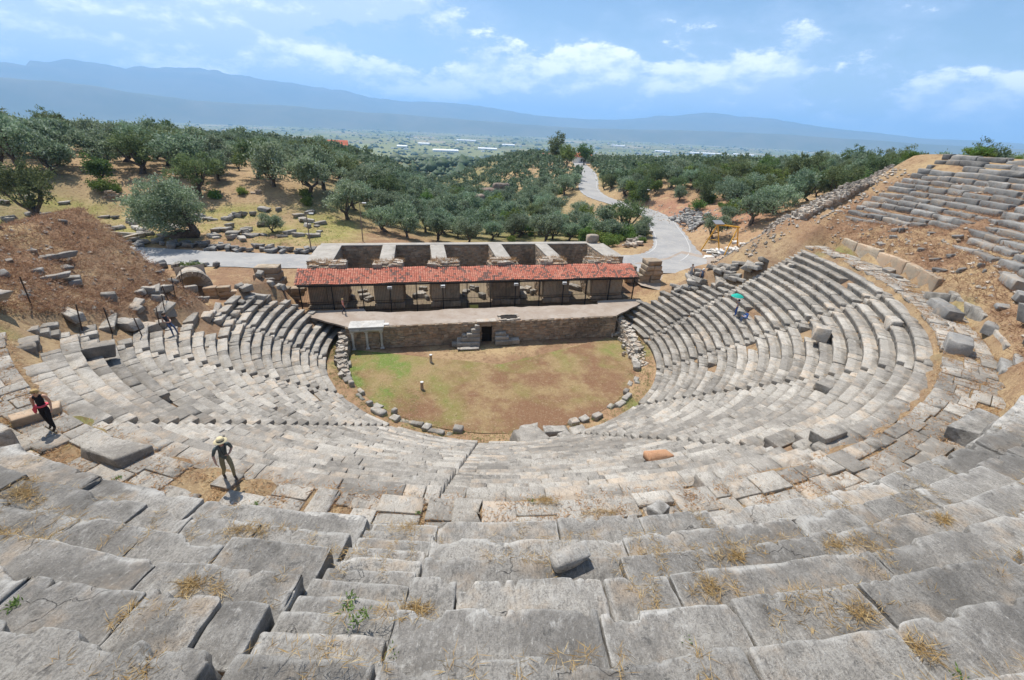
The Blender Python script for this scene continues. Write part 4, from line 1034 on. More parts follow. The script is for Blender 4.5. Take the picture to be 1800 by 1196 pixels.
def ruin_left(i):
    th = random.uniform(-100, -72); rr = float(rmax_low(th))+random.uniform(-.6, 2.6); p = pol(rr, th); return p[0], p[1]
def tlab(x, y): return 'tumbled seat block at the left end of the lower tier, '+('beside the leaning man' if y < -6 else 'below the fence' if y < -1 else 'near the arch')
scatter_blocks(24, ruin_left, tlab, 'tumbled blocks at the left end of the lower tier', 'cavea_stone', (.6, 1.5), zoff=-.05, tilt=.16, name='tumbled_seat_block')
def ruin_right(i):
    th = random.uniform(84, 101); rr = float(rmax_low(th))+random.uniform(-.4, 2.4); p = pol(rr, th); return p[0], p[1]
scatter_blocks(30, ruin_right, 'tumbled seat block lying at the right end of the lower tier by the passage', 'tumbled blocks at the right end of the lower tier', 'cavea_stone', (.7, 1.6), zoff=.02, tilt=.2, name='tumbled_seat_block')
def stagefoot(i): return random.uniform(-26, -20.5), random.uniform(3.5, 8)
scatter_blocks(11, stagefoot, 'broken block heaped between the left seats and the red roof', 'blocks heaped left of the stage', 'cavea_stone', (.8, 1.8))
def field(i):
    if i < 60: row = i//12; return random.uniform(-80, -24), 36.5+row*2.9+random.gauss(0, .5)
    return random.uniform(-95, -22), random.uniform(33.5, 51)
def flab(x, y): return 'grey marble block '+('in the front rows' if y < 39 else 'in the middle rows' if y < 45 else 'at the back')+' of the grassy field, '+('at its left end' if x < -62 else 'behind the big olive' if x < -42 else 'near the young olive' if x < -29 else 'at its right end')
scatter_blocks(130, field, flab, 'blocks laid out on the grassy field', 'cavea_stone', (.9, 2.0), name='field_block')
def roadside(i):
    t = i/60; x = -58+t*36; yy = np.interp(x, [-58, -41, -24], [33.4, 29.6, 27.0]); return x+random.gauss(0, .4), yy+random.uniform(-.2, 2.0)
def rlab(x, y): return 'grey block heaped along the far side of the left road, '+('left of the big olive' if x < -47 else 'below the big olive' if x < -38 else 'right of the big olive' if x < -30 else 'near the stage building')
scatter_blocks(60, roadside, rlab, 'blocks heaped along the left road', 'upper_stone', (.8, 1.8), zoff=.05, name='roadside_block')
def nearroad(i): return -37.2+random.gauss(0, 1.5), 20.6+random.gauss(0, .9)
scatter_blocks(18, nearroad, 'grey block in the weedy heap on the near side of the left road', 'blocks heaped before the left road', 'upper_stone', (.7, 1.5), zoff=.1)
stone_mat('rubble_grey', (.15, .145, .135), (.24, .23, .215), (.40, .385, .36), (.33, .28, .22), island=True, spread=.5, bumps=.4)
def verge(i): return 29.5+random.random()*9.5, 32.5+random.random()*9
def verge_(i):
    t = random.random(); return 30.5+8*t+random.gauss(0, .8), 31.5+12*t+random.gauss(0, 1.0)
scatter_blocks(60, verge_, 'heap of pale flat blocks on the inner side of the road bend', None, 'rubble_pale', (.7, 1.7), zoff=.0, mass=True, name='block_heap')
def heap(i):
    t = random.random(); return 55-5.5*t+random.gauss(0, 1.0), 57-17*t+random.gauss(0, 1.2)
scatter_blocks(110, heap, 'long heap of grey blocks at the foot of the red bank by the road', None, 'rubble_grey', (.6, 1.4), zoff=.05, mass=True, name='block_heap')
def hoistb(i): return 44+random.gauss(0, 2.6), 24.5+random.gauss(0, 2.0)
scatter_blocks(22, hoistb, 'white marble piece stored around the yellow hoist', 'marble pieces round the yellow hoist', 'white_marble', (.8, 2.0), hs=(.3, .6))
def slope(i):
    while True:
        th = random.uniform(28, 84); rr = random.uniform(35.6, 39.5)
        if rr < float(rmin_up(th)): p = pol(rr, th); return p[0], p[1]
scatter_blocks(26, slope, 'small grey stone strewn on the bare earth slope above the right walkway', 'stones strewn on the right earth slope', 'upper_stone', (.35, .9), hs=(.2, .4), name='loose_stone')
def mound(i): th = random.uniform(-92, -60); p = pol(random.uniform(float(rmax_low(th))+2, 36), th); return p[0], p[1]
scatter_blocks(20, mound, 'small grey stone strewn on the dry earth mound at the left', 'stones strewn on the left mound', 'upper_stone', (.35, .9), hs=(.2, .4), name='loose_stone')
# heap of white rubble by the right side of the orchestra
mbr = MB()
for q in range(240):
    t = random.random(); c = pol(15.3+random.gauss(0, .45), 96-30*t); s1 = random.uniform(.06, .2)
    mbr.box(-s1, s1, -s1*.7, s1*.7, -.2, s1*.8, (rotz(random.random()*3), (c[0], c[1], max(0, .35-.3*t)+random.random()*.15)), jit=.05)
tag(mbr.build('rubble_heap', MATS['rubble_pale'], None), 'heap of small pale rubble along the right edge of the orchestra', 'rubble', kind='stuff')
# two marker posts in the orchestra
for x, y, hh, lab in ((-6.85, -2.7, .88, 'short round stone post standing in the grass nearer the stage'), (-7.8, -7.6, .78, 'short round stone post standing in the grass nearer the seats')):
    e = thing('stone_post', lab, 'stone post', (x, y, 0), 0, 'marker posts in the orchestra')
    mbk = MB(); mbk.tube([(0, 0, -.05), (0, 0, .1), (.01, 0, hh*.6), (.02, .01, hh-.06)], [.17, .15, .14, .14], 10); mbk.build('shaft', MATS['pier_stone'], e, True)
    mbk = MB(); mbk.tube([(.02, .01, hh-.06), (.02, .01, hh)], [.16, .15], 10); mbk.build('cap', MATS['white_marble'], e)
# wire fence on the left mound
fp = [(-28.9, -15.6), (-28.8, -14.1), (-27.1, -13.9), (-26.6, -12.4), (-25.3, -11.9), (-25.8, -9.1), (-26.3, -7.1), (-26.5, -5.6), (-26.9, -3.9), (-27.2, -1.8), (-28.4, .6)]
wf = thing('wire_fence', 'rusty posts with thin wire strands fencing off the left earth mound', 'fence')
tops = []
for x, y in fp[1:]:
    z = h1(x, y); mbk = MB(); lean = random.gauss(0, .12); mbk.tube([(x, y, z-.2), (x+lean, y+random.gauss(0, .05), z+1.75)], .035, 6); mbk.build('post', MATS['rust_post'], wf); tops.append((x, y, z, lean))
for fr in (.35, .65, .95):
    for a, b in zip(tops[:-1], tops[1:]):
        mbk = MB(); pa = np.array([a[0]+a[3]*fr, a[1], a[2]+1.7*fr]); pb = np.array([b[0]+b[3]*fr, b[1], b[2]+1.7*fr]); m_ = (pa+pb)/2-[0, 0, .05]
        mbk.tube([pa, m_, pb], .008, 4); mbk.build('wire', MATS['rust_post'], wf)
# lamp posts
for x, y, hh, rz, lab in ((-23.5, 28.2, 5.6, 0, 'street lamp by the road left of the stage building'), (-16.7, 34.8, 6.2, 0, 'tall leaning street lamp behind the left end of the stage building'), (18, 53.4, 4.6, 0, 'street lamp among the olives behind the middle of the stage building'), (33.3, 56.5, 6.0, 0, 'plain pole in the scrub inside the road bend'), (53.2, 69.5, 5.0, 2.4, 'street lamp at the road edge below the red bank'), (-20.8, 49.8, 6.0, 1.0, 'street lamp in front of the dense olives beyond the grassy field')):
    e = thing('street_lamp', lab, 'street lamp', (x, y, h1(x, y)), rz, 'street lamps')
    mbk = MB(); mbk.tube([(0, 0, -.2), (.03, 0, hh*.5), (.1, 0, hh)], [.09, .075, .06], 8); mbk.build('pole', MATS['wood_pole'], e)
    if 'plain' not in lab:
        mbk = MB(); mbk.tube([(.1, 0, hh-.1), (.45, -.1, hh+.12), (.75, -.2, hh+.1)], .03, 6); mbk.build('arm', MATS['steel_grey'], e)
        mbk = MB(); mbk.box(.55, 1.15, -.38, -.08, hh+.02, hh+.16, jit=.01); mbk.build('lamp_head', MATS['white_paint'], e)
# yellow gantry hoist
gz = 3.0
ga = thing('gantry_hoist', 'yellow steel gantry hoist of two leg frames and a beam beside the road', 'hoist frame', (0, 0, 0))
A1, A2 = np.array([43.0, 25.9, gz+4.9]), np.array([45.9, 24.4, gz+4.75])
for nm, ap, feet in (('leg_frame', A1, [(41.6, 27.0), (43.9, 24.9)]), ('leg_frame', A2, [(43.3, 22.9), (47.9, 25.9)])):
    mbk = MB()
    for fx_, fy_ in feet: mbk.tube([(fx_, fy_, h1(fx_, fy_)-.1), ap], .11, 8)
    a_, b_ = [np.array([q[0], q[1], h1(*q)]) for q in feet]; mbk.tube([a_*.55+ap*.45, b_*.55+ap*.45], .06, 6)
    mbk.build(nm, MATS['yellow_paint'], ga)
mbk = MB(); d = (A2-A1)/np.linalg.norm(A2-A1); mbk.tube([A1-d*.5, A2+d*.3], .14, 8); mbk.build('beam', MATS['yellow_paint'], ga)
mbk = MB(); c = A1*.5+A2*.5; mbk.box(c[0]-.15, c[0]+.15, c[1]-.12, c[1]+.12, c[2]-.5, c[2]-.1); mbk.tube([c-[0, 0, .5], c-[0, 0, 1.6]], .015, 5); mbk.tube([c-[0, 0, 1.6], c-[.08, 0, 1.75], c-[0, 0, 1.85]], .03, 6); mbk.build('chain_hoist', MATS['black_metal'], ga)
mbk = MB(); Mx = np.array([[1, 0, 0], [0, .94, -.34], [0, .34, .94]]); mbk.box(-.85, .85, -.65, .65, 0, .1, (Mx, tuple(A1+[0, 0, .3]))); mbk.build('cover_plate', MATS['steel_grey'], ga)
pad = single_block(45, 24.6, 4.5, 3.0, .2, R_(-28), 'flat concrete pad under the yellow hoist', 'concrete', name='concrete_pad')
pad['category'] = 'concrete pad'
# low tank of rubble walls left of the big olive
e = thing('stone_basin', 'low rectangular basin of rubble walls at the left end of the grassy field', 'stone basin', (-54, 35.6, h1(-54, 35.6)), R_(-14))
for (x0, x1, y0, y1) in ((-4, 4, -1.8, -1.3), (-4, 4, 1.3, 1.8), (-4, -3.5, -1.3, 1.3), (3.5, 4, -1.3, 1.3)):
    mbk = MB(); mbk.box(x0, x1, y0, y1, -.3, .8, jit=.06); mbk.build('basin_wall', MATS['rubble_pale'], e)
# ruined masonry out in the ravine
for x, y, w_, lab in ((20.0, 118, 12, 'long brown lump of ruined masonry across the ravine'), (9.5, 92, 6.5, 'smaller brown ruined masonry with a dark hollow nearer in the ravine')):
    e = thing('ravine_ruin', lab, 'ruin', (x, y, h1(x, y)), .15); seed += 1
    obj('masonry', loose_mesh(w_, 4, 5.0, seed, .6, .5, .9, 2), MATS['rubble_lump'] if 'rubble_lump' in MATS else stone_mat('rubble_lump', (.1, .08, .065), (.19, .15, .12), (.27, .21, .165), (.26, .17, .12), fine=.5), e, (0, 0, -.8))
    seed += 1; obj('masonry', loose_mesh(w_*.5, 3, 2.2, seed, .5, .4, .7, 2), MATS['rubble_lump'], e, (w_*.15, .2, 3.6))
    mbk = MB(); mbk.box(-w_*.2, 0, -2.6, -1.6, .2, 2.2, jit=.2); mbk.build('hollow', MATS['shade_black'], e)  # solid near-black box; the hollow's shade is painted, nothing is cut out
# rocky bank above the grassy field: arches and stones
e = thing('retaining_bank', 'dark ruined retaining wall with blocked arches under the left olive grove', 'ruined wall')
bx_ = [(-92, 50.5), (-75, 52.5), (-58, 54.5), (-42, 56.5), (-30, 58.0)]
for (a, b) in zip(bx_[:-1], bx_[1:]):
    d_ = np.array(b)-np.array(a); n_ = np.array([d_[1], -d_[0]])/np.linalg.norm(d_)
    zz = h1(*((np.array(a)+np.array(b))/2+n_*-1)); rubble('wall_stones', 'rubble_stone', e, a, b, 4.2, 8.2, n_, (.75, .42), .28, top=lambda s: 6.6+1.2*math.sin(s*.6)+.5*math.sin(s*2.1), jit=.12)
# ------------------------------------------------------------------ trees and plants
def leaf_quads(centres, dirs, ln, wd, nr):
    """one quad per centre along dirs"""
    n = len(centres); d = dirs/np.linalg.norm(dirs, axis=1)[:, None]
    q = nr.normal(size=(n, 3)); s = np.cross(d, q); s /= np.linalg.norm(s, axis=1)[:, None]
    ln = np.asarray(ln).reshape(-1, 1)*np.ones((n, 1)); wd = np.asarray(wd).reshape(-1, 1)*np.ones((n, 1))
    a = centres-d*ln*.5; b = centres+d*ln*.5
    V = np.stack([a-s*wd*.2, centres-s*wd*.5-d*ln*.05, b, centres+s*wd*.5-d*ln*.05], 1).reshape(-1, 3)
    return V, np.arange(4*n).reshape(-1, 4)
def crown_points(nr, w, h, z0, lobes, clumps, per, spread, top=0.0):
    C_ = []
    L = []
    for i in range(lobes):
        a = 2*math.pi*(i+nr.random()*.7)/lobes; rr = w*.5*nr.uniform(.35, .72)
        L.append((rr*math.cos(a), rr*math.sin(a), z0+h*nr.uniform(.30, .72), w*nr.uniform(.20, .34), h*nr.uniform(.20, .33)))
    L.append((nr.normal()*.15*w, nr.normal()*.15*w, z0+h*(.66+top), w*.30, h*.32))
    L.append((0, 0, z0+h*.42, w*.30, h*.30))
    L = np.array(L); pts = []; out = []
    for i in range(clumps):
        l = L[nr.integers(len(L))]; v = nr.normal(size=3); v /= np.linalg.norm(v); v *= nr.uniform(.62, 1.05)
        c = np.array([l[0]+v[0]*l[3], l[1]+v[1]*l[3], l[2]+v[2]*l[4]])
        m = per; p = c+nr.normal(size=(m, 3))*spread*nr.uniform(.6, 1.3)*np.array([1, 1, .75]); pts.append(p)
        o = np.tile(v+np.array([0, 0, .35]), (m, 1))+nr.normal(size=(m, 3))*.7; out.append(o)
    return np.concatenate(pts), np.concatenate(out), L
def trunk_mesh(nr, h, r, L, z0):
    mb = MB(); lean = nr.normal(size=2)*.12*h
    fork = np.array([lean[0], lean[1], max(.55, z0*.85)])
    mb.tube([(0, 0, -.5), (0, 0, .0), fork*[.4, .4, .45], fork], [r*1.7, r*1.35, r, r*.9], 7)
    for l in L[:min(5, len(L))]:
        e = np.array([l[0], l[1], l[2]]); m_ = fork*.5+e*.5+np.array([nr.normal()*.15, nr.normal()*.15, -.1*h])
        mb.tube([fork-[0, 0, .1], m_, e*.85+m_*.15, e], [r*.62, r*.42, r*.24, r*.1], 5)
    return mesh_np('trunk', np.concatenate(mb.v), mb.f, True)
def tree_proto(s, w, h, z0, r, clumps, per, ln, wd, lobes=6, spread=.34, top=0.0):
    nr = np.random.default_rng(s); P, D, L = crown_points(nr, w, h, z0, lobes, clumps, per, spread, top)
    V, Fq = leaf_quads(P, D, nr.uniform(.7, 1.3, len(P))*ln, nr.uniform(.7, 1.3, len(P))*wd, nr)
    return trunk_mesh(nr, h+z0, r, L, z0), mesh_np('crown', V, Fq)
olive = [tree_proto(10+i, w, h, z0, r, 80, 52, .34, .15, lb) for i, (w, h, z0, r, lb) in enumerate(((5.6, 3.9, 1.2, .28, 6), (6.2, 4.2, 1.0, .34, 7), (5.0, 4.3, 1.3, .25, 5), (4.6, 3.6, 1.1, .22, 5), (6.6, 4.6, 1.2, .36, 8), (5.2, 3.4, 1.4, .26, 6), (4.2, 4.0, 1.0, .2, 4)))]
bigolive = tree_proto(40, 9.8, 9.0, .0, .75, 330, 64, .36, .17, 14, .46)
greent = [tree_proto(50+i, w, h, .9, .2, 70, 48, .34, .22, 6, .36, .05) for i, (w, h) in enumerate(((4.4, 5.2), (5.2, 6.0), (3.8, 4.4)))]
darkt = [tree_proto(60+i, w, h, .6, .22, 80, 52, .30, .16, 5, .34, .1) for i, (w, h) in enumerate(((3.6, 5.6), (4.8, 6.4)))]
def bush_proto(s, w, h, n=44, per=34): return tree_proto(s, w, h, -.1, .06, n, per, .26, .15, 5, .26)
bushes = [bush_proto(70+i, w, h) for i, (w, h) in enumerate(((2.4, 1.7), (3.2, 2.2), (1.8, 1.3)))]
def put_tree(name, proto, mat, x, y, s, label, group, cat='tree', z=None, sz=1.0):
    e = thing(name, label, cat, (x, y, h1(x, y) if z is None else z), random.random()*6.28, group); e.scale = (s, s, s*sz)
    obj('trunk' if cat == 'tree' else 'stem', proto[0], MATS['trunk_bark'], e); obj('crown' if cat == 'tree' else 'foliage', proto[1], MATS[mat], e); return e
put_tree('olive_tree', bigolive, 'olive_leaf', -44.2, 34.2, 1.0, 'largest grey-green olive tree, standing alone in front of the grassy field', 'olive trees')
put_tree('olive_tree', olive[4], 'dark_leaf', -67.5, 43.2, 1.35, 'dark leaning tree at the left edge beside the stone basin', 'olive trees', sz=1.2)
for q_, (tx_, ty_) in enumerate(((-112, 108), (-120, 118), (-104, 112), (-118, 100), (-126, 108), (-110, 122))):
    put_tree('dark_tree', darkt[q_ % 2], 'dark_leaf', tx_, ty_, 1.25, 'tall dark tree of the clump on the skyline at the left edge', 'dark skyline clump')
put_tree('olive_tree', olive[3], 'olive_leaf', -31.4, 38.6, .68, 'very small young olive alone among the blocks on the field', 'olive trees')
put_tree('olive_tree', olive[0], 'olive_leaf', -3.9, 43.6, 1.05, 'olive with a bare visible trunk right behind the stage building, left of the middle', 'olive trees')
put_tree('olive_tree', olive[3], 'olive_leaf', 2.2, 44.5, .95, 'small olive just right of the bare trunked one behind the stage building', 'olive trees')
put_tree('olive_tree', olive[6], 'olive_leaf', -9.6, 42.0, 1.15, 'round bushy olive left of the bare trunked one behind the stage building', 'olive trees', sz=1.1)
put_tree('olive_tree', olive[1], 'olive_leaf', -13.6, 44.5, 1.0, 'leftmost of the olives right behind the stage building', 'olive trees')
put_tree('olive_tree', olive[1], 'olive_leaf', 60.4, 33.2, 1.12, 'spreading olive alone on the red slope below the stepped end wall', 'olive trees')
put_tree('olive_tree', olive[5], 'olive_leaf', 53.2, 36.5, .75, 'low grey olive on the red bank above the yellow hoist', 'olive trees')
put_tree('cypress_tree', darkt[1], 'dark_leaf', 74.5, 41, 1.05, 'dense dark tree behind the spreading olive on the right slope', 'dark trees')
put_tree('broad_tree', greent[1], 'green_leaf', 62.5, 171, 1.75, 'rounded bright green tree left of the far road', 'green trees', sz=.9)
put_tree('broad_tree', darkt[0], 'bright_leaf', 61, 185, 2.2, 'tall pale green tree behind the bright round one by the far road', 'green trees')
put_tree('broad_tree', greent[0], 'green_leaf', 80, 195, 1.8, 'green tree right of the far end of the road', 'green trees')
# scattered groves
def free(x, y, rd, pad=4.6):
    if rd < pad: return False
    if -100 < x < -21 and 30 < y < 55.5: return False
    if x > 50 and y < 30: return False
    if math.hypot(x, y) < 50 or (x > 20 and y < 32 and x < 58): return False
    if abs(x) < 24 and y < 39: return False
    if 46 < x < 60 and 33 < y < 74: return False
    if 35 < x < 50 and 56 < y < 100: return False
    if y > 138 and x < 75 and rd < 10 and x < np.interp(y, ROAD[7:, 1], ROAD[7:, 0]): return False
    if -13 < x < 26 and math.hypot(x-20, y-114) < 8: return False
    return True
def inview(x, y, z):
    v = np.array([x, y, z])-CAM; dz = v@_f
    if dz < 5: return False
    px, py = 900+FPX*(v@_r)/dz, 598-FPX*(v@_u)/dz
    return -30 < px < 1830 and py < 700
def seen(x, y, z):
    t = np.linspace(.12, .97, 40); P = CAM[None]+(np.array([x, y, z])-CAM)[None]*t[:, None]
    return bool(np.all(P[:, 2] > hgrid(P[:, 0], P[:, 1])-.3))
def near_hill(x, y):      # grove density
    if x < -18: return 1.0
    return 1.0
pts = [(o.location.x, o.location.y) for o in bpy.data.objects if o.name.startswith(('olive_tree', 'broad_tree', 'cypress'))]
grid = {}
def ok_dist(x, y, dmin):
    gx_, gy_ = int(x//8), int(y//8)
    for i in range(gx_-1, gx_+2):
        for j in range(gy_-1, gy_+2):
            for (a, b) in grid.get((i, j), ()):
                if (a-x)**2+(b-y)**2 < dmin*dmin: return False
    return True
for a, b in pts: grid.setdefault((int(a//8), int(b//8)), []).append((a, b))
cand = []
tries = 0
cD = 75+(rng.random(42000)**.62)*560; cA = np.radians(rng.uniform(-44, 62, 42000)); cX = CAM[0]+cD*np.sin(cA); cY = CAM[1]+cD*np.cos(cA); cR = road_dist(cX, cY)[0]
for D, x, y, rd_ in zip(cD, cX, cY, cR):
    if y < 30 or not free(x, y, rd_): continue
    left = x < -20; dens = 5.6 if left else 4.3
    if left and y < 120 and x < -30: dens = 5.3
    if -16 < x < 46 and 40 < y < 115: dens = 3.7
    if x > 50 and y < 110: dens = 3.6
    if D > 260: dens = 5.2
    if left and -46 < x < -32 and 58 < y < 120 and random.random() < .6: continue
    if not ok_dist(x, y, min(dens, 7.9)): continue
    z = h1(x, y)
    if not inview(x, y, z+3): continue
    grid.setdefault((int(x//8), int(y//8)), []).append((x, y)); cand.append((D, x, y, z))
cand = [c for c in sorted(cand) if seen(c[1], c[2], c[3]+4.6)]
gl = {'l': ('olive tree of the open grove on the dry hillside beyond the grassy field', 'olive trees of the left hillside grove'), 'c': ('olive tree in the dense grove filling the ravine behind the stage building', 'olive trees of the ravine'), 'r': ('olive or dark tree on the wooded slope right of the road', 'trees of the right slope'), 'h': ('olive tree on the far knoll between the ravine and the road', 'olive trees of the far knoll')}
def tree_label(key, x, y, s):
    sz = 'large' if s > 1.06 else 'small' if s < .88 else 'middling'
    if key == 'l':
        return sz+' olive '+('in the front rank' if y < 75 else 'in the middle' if y < 120 else 'near the skyline')+' of the left hillside grove, '+('far left' if x < -75 else 'above the big olive' if x < -48 else 'towards the ravine')
    if key == 'c':
        return sz+' olive '+('low in the ravine behind the stage' if y < 60 else 'halfway up the ravine' if y < 88 else 'high in the ravine below the ruins')+', '+('on its left side' if x < 4 else 'in its middle' if x < 22 else 'near the road bend')
    if key == 'r':
        return sz+' olive right of the road, '+('above the red bank' if y < 70 else 'mid slope' if y < 120 else 'at the wood edge')+(' near the road' if x < 75 else ' near the end wall')
    return sz+' olive on the far knoll, '+('on its near slope' if y < 160 else 'near its top')+(' facing the ravine' if x < 35 else ' facing the road')
def dg_label(w, key, x, y, s): return tree_label(key, x, y, s).replace('olive', w, 1)
far_list = []; count = 0
for (D, x, y, z) in cand:
    key = 'l' if x < -17 else ('r' if x > np.interp(y, ROAD[7:, 1], ROAD[7:, 0]) else ('h' if y > 120 else 'c'))
    rr_ = random.random(); s = random.uniform(.72, 1.25)
    if key == 'r' and y < 110: kind = 'd' if rr_ < .35 else ('g' if rr_ < .55 else 'o')
    elif key == 'c': kind = 'g' if rr_ < .12 else ('b' if rr_ < .22 else 'o')
    else: kind = 'g' if rr_ < .05 else ('d' if rr_ < .08 else 'o')
    if count < 330:
        count += 1
        if kind == 'o': put_tree('olive_tree', random.choice(olive), 'olive_leaf', x, y, s*(1.38 if key == 'l' and y < 100 else 1.2 if key == 'l' else 1.05), tree_label(key, x, y, s), gl[key][1])
        elif kind == 'd': put_tree('dark_tree', random.choice(darkt), 'dark_leaf', x, y, s*.9, dg_label('dark tree', key, x, y, s), 'dark trees '+key.replace('l', 'of the left hillside').replace('c', 'of the ravine') if key in 'lc' else 'dark trees of the right slopes')
        elif kind == 'g': put_tree('green_tree', random.choice(greent), 'green_leaf', x, y, s*.85, dg_label('green tree', key, x, y, s), 'green trees among the olives')
        else: put_tree('shrub', random.choice(bushes), 'bright_leaf', x, y, s*1.5, 'bright green bush in the ravine behind the stage building', 'bushes in the ravine', 'bush')
    else: far_list.append((x, y, z, s))
# the more distant trees read as one mass
def blob_trees(name, lst, label, mat, w, h, clumps, per, ln, wd):
    nr = np.random.default_rng(5); Vs = []; nv = 0
    protos = []
    for i in range(6):
        P, Dn, L = crown_points(nr, w, h, .6, 5, clumps, per, .4); V, Fq = leaf_quads(P, Dn, ln, wd, nr); protos.append(V)
    for (x, y, z, s) in lst:
        V = protos[random.randrange(6)]; Vs.append((V*s)@rotz(random.random()*6.28).T+[x, y, z])
    V = np.concatenate(Vs); o = obj(name, mesh_np(name, V, np.arange(len(V)).reshape(-1, 4)), MATS[mat]); tag(o, label, 'trees', kind='stuff')
leaf_mat('far_olive_leaf', (.085, .13, .065), (.15, .20, .115), (.26, .30, .21), .35)
if far_list: blob_trees('far_grove', far_list[:1500], 'distant olive groves on the hills before the plain', 'far_olive_leaf', 5.2, 4.2, 19, 9, .95, .6)
# scrub in the ravine, on banks and verges
def scrub(n, fn, mat, label, group, name='shrub', s=(.6, 1.2)):
    k = 0; t = 0
    while k < n and t < n*30:
        t += 1; x, y = fn()
        if road_dist(np.array([x]), np.array([y]))[0][0] < 4.2: continue
        put_tree(name, random.choice(bushes), mat, x, y, random.uniform(*s), label, group, 'bush'); k += 1
scrub(16, lambda: (random.uniform(-6, 34), random.uniform(48, 100)), 'green_leaf', 'green bush among the olives in the ravine', 'green bushes in the ravine')
scrub(12, lambda: (random.uniform(24, 38), random.uniform(38, 56)), 'green_leaf', 'green bush on the scrubby bank inside the road bend', 'bushes inside the road bend', s=(.9, 1.5))
scrub(5, lambda: (random.uniform(27, 35), random.uniform(33, 40)), 'grey_brush', 'leafless grey brown bush behind the right end of the stage building', 'bare bushes', 'bare_shrub', s=(.8, 1.2))
scrub(26, lambda: (random.uniform(54, 78), random.uniform(36, 95)), 'dark_leaf', 'dark green bush on the red bank right of the road', 'bushes on the red bank', s=(.7, 1.5))
scrub(9, lambda: (random.uniform(-80, -28), random.uniform(53.5, 57.5)), 'green_leaf', 'green bush growing on the ruined bank below the left grove', 'bushes on the left bank', s=(.7, 1.3))
scrub(6, lambda: (-37+random.gauss(0, 1.2), 20.4+random.gauss(0, .6)), 'bright_leaf', 'low green weed bush in the block heap before the left road', 'weeds in the left block heap', s=(.3, .55))
scrub(4, lambda: (50+random.random()*2, -3+random.random()*7), 'grey_brush', 'bare reddish bush on the crest beside the stepped end wall', 'bushes on the right crest', 'bare_shrub', s=(.4, .6))
scrub(7, lambda: (52.5+random.random()*3, -9+random.random()*8), 'dark_leaf', 'small dark bush on the skyline above the upper seats', 'bushes above the upper seats', s=(.16, .28))
# ------------------------------------------------------------------ grass
def blades(name, spots, mat, label, ln, wd, flat=.5):
    nr = np.random.default_rng(11); Ps = []; Ds = []; Ls = []
    for (x, y, z, n, rad) in spots:
        o = nr.normal(size=(n, 2))*rad*.5; d = np.concatenate([nr.normal(size=(n, 2)), np.abs(nr.normal(size=(n, 1)))*(1-flat)+.08], 1); d /= np.linalg.norm(d, axis=1)[:, None]
        l = nr.uniform(.5, 1.3, n)*ln; P = np.stack([x+o[:, 0], y+o[:, 1], np.full(n, z)], 1)+d*l[:, None]*.5; Ps.append(P); Ds.append(d); Ls.append(l)
    P = np.concatenate(Ps); D = np.concatenate(Ds); L = np.concatenate(Ls)
    V, Fq = leaf_quads(P, D, L, wd, nr); o = obj(name, mesh_np(name, V, Fq), MATS[mat]); tag(o, label, 'grass', kind='stuff')
def near_top(x, y):
    R = math.hypot(x, y)
    if R < RN0: return Z2+.04
    return ZN0+NH*math.floor((R-RN0)/ND)
NT = [(-1.76, -37.14), (1.03, -37.43), (.47, -37.2), (-.24, -39.0), (-.23, -38.83), (-4.2, -38.74), (-1.48, -39.03), (-2, -38.98), (-11.02, -34.8), (-10.81, -36.22), (-10.85, -36.64), (-11.51, -37.26), (-11.25, -37.46), (-11.04, -38.15), (-10.59, -38.29), (-2, -33.41), (-2.46, -33.23), (-4.92, -36.95), (3.09, -37.36), (1.49, -38.84), (1.38, -39.01), (-11.11, -31.4), (-7.83, -34.45), (-7.56, -36.28), (-7.59, -37.02), (-4.09, -39.46), (-1.64, -39.96), (-2.3, -39.84), (-15.75, -32.75), (-9.68, -37.84), (-3.03, -37.8), (-8.74, -38.62), (-4.16, -32.52)]
spots = []
def straw_patch(x, y, run, dens=1.0):
    R = math.hypot(x, y); th = math.degrees(math.atan2(x, -y)); k = math.floor((R-RN0)/ND); zt = ZN0+NH*k if R > RN0 else Z2
    r0 = (RN0+ND*k+random.uniform(.25, .5)) if R > RN0 else R
    for q in range(int(26*dens*(run/.4)+6)):
        tq = random.gauss(0, .5); rq = r0+random.gauss(0, .075)*(1-.4*abs(tq))
        p = pol(rq, th+tq*math.degrees(run/R)); spots.append((p[0], p[1], zt+.012+.012*random.random(), 14, .07))
for x, y in NT[::2]: straw_patch(x, y, random.uniform(.25, .6), .5)
for i in range(150):
    k = random.randrange(7); t_0 = random.uniform(-34, 22); dr = random.uniform(-.25, .25)     # straw in the joints between blocks
    for q in range(10):
        p = pol(RN0+ND*k+.02+.75*q/10, t_0+dr*q/10+random.gauss(0, .04)); spots.append((p[0], p[1], ZN0+NH*k+.005, 6, .035))
for i in range(60):
    k = random.randrange(1, 7); t_0 = random.uniform(-34, 22); run = random.uniform(.4, 1.6)   # ragged lines along the lips
    for q in range(int(14*run)):
        p = pol(RN0+ND*k+random.uniform(-.04, .10), t_0+random.random()*math.degrees(run/37)); spots.append((p[0], p[1], ZN0+NH*k-.03, 6, .05))
blades('straw_grass', spots, 'straw', 'dry straw caught in the gaps between the nearest seat blocks', .17, .0085, .93)
GN = [(-7.73, -32.37), (-8.51, -37.64), (-8.28, -37.76), (-8.59, -37.13), (-7.88, -38.33), (-4.09, -38.83), (-12.84, -36.84), (-12.26, -31.32), (-8.42, -37.81), (-4.41, -32.48), (-1.44, -40.0), (-17.6, -29.9), (-18.6, -29.0), (-16.6, -29.6)]
blades('green_weeds', [(x, y, near_top(x, y)-.02, 40, .09) for x, y in GN], 'green_leaf', 'small green weeds sprouting on the upper stair and nearest rows', .075, .022, .35)
spots = []
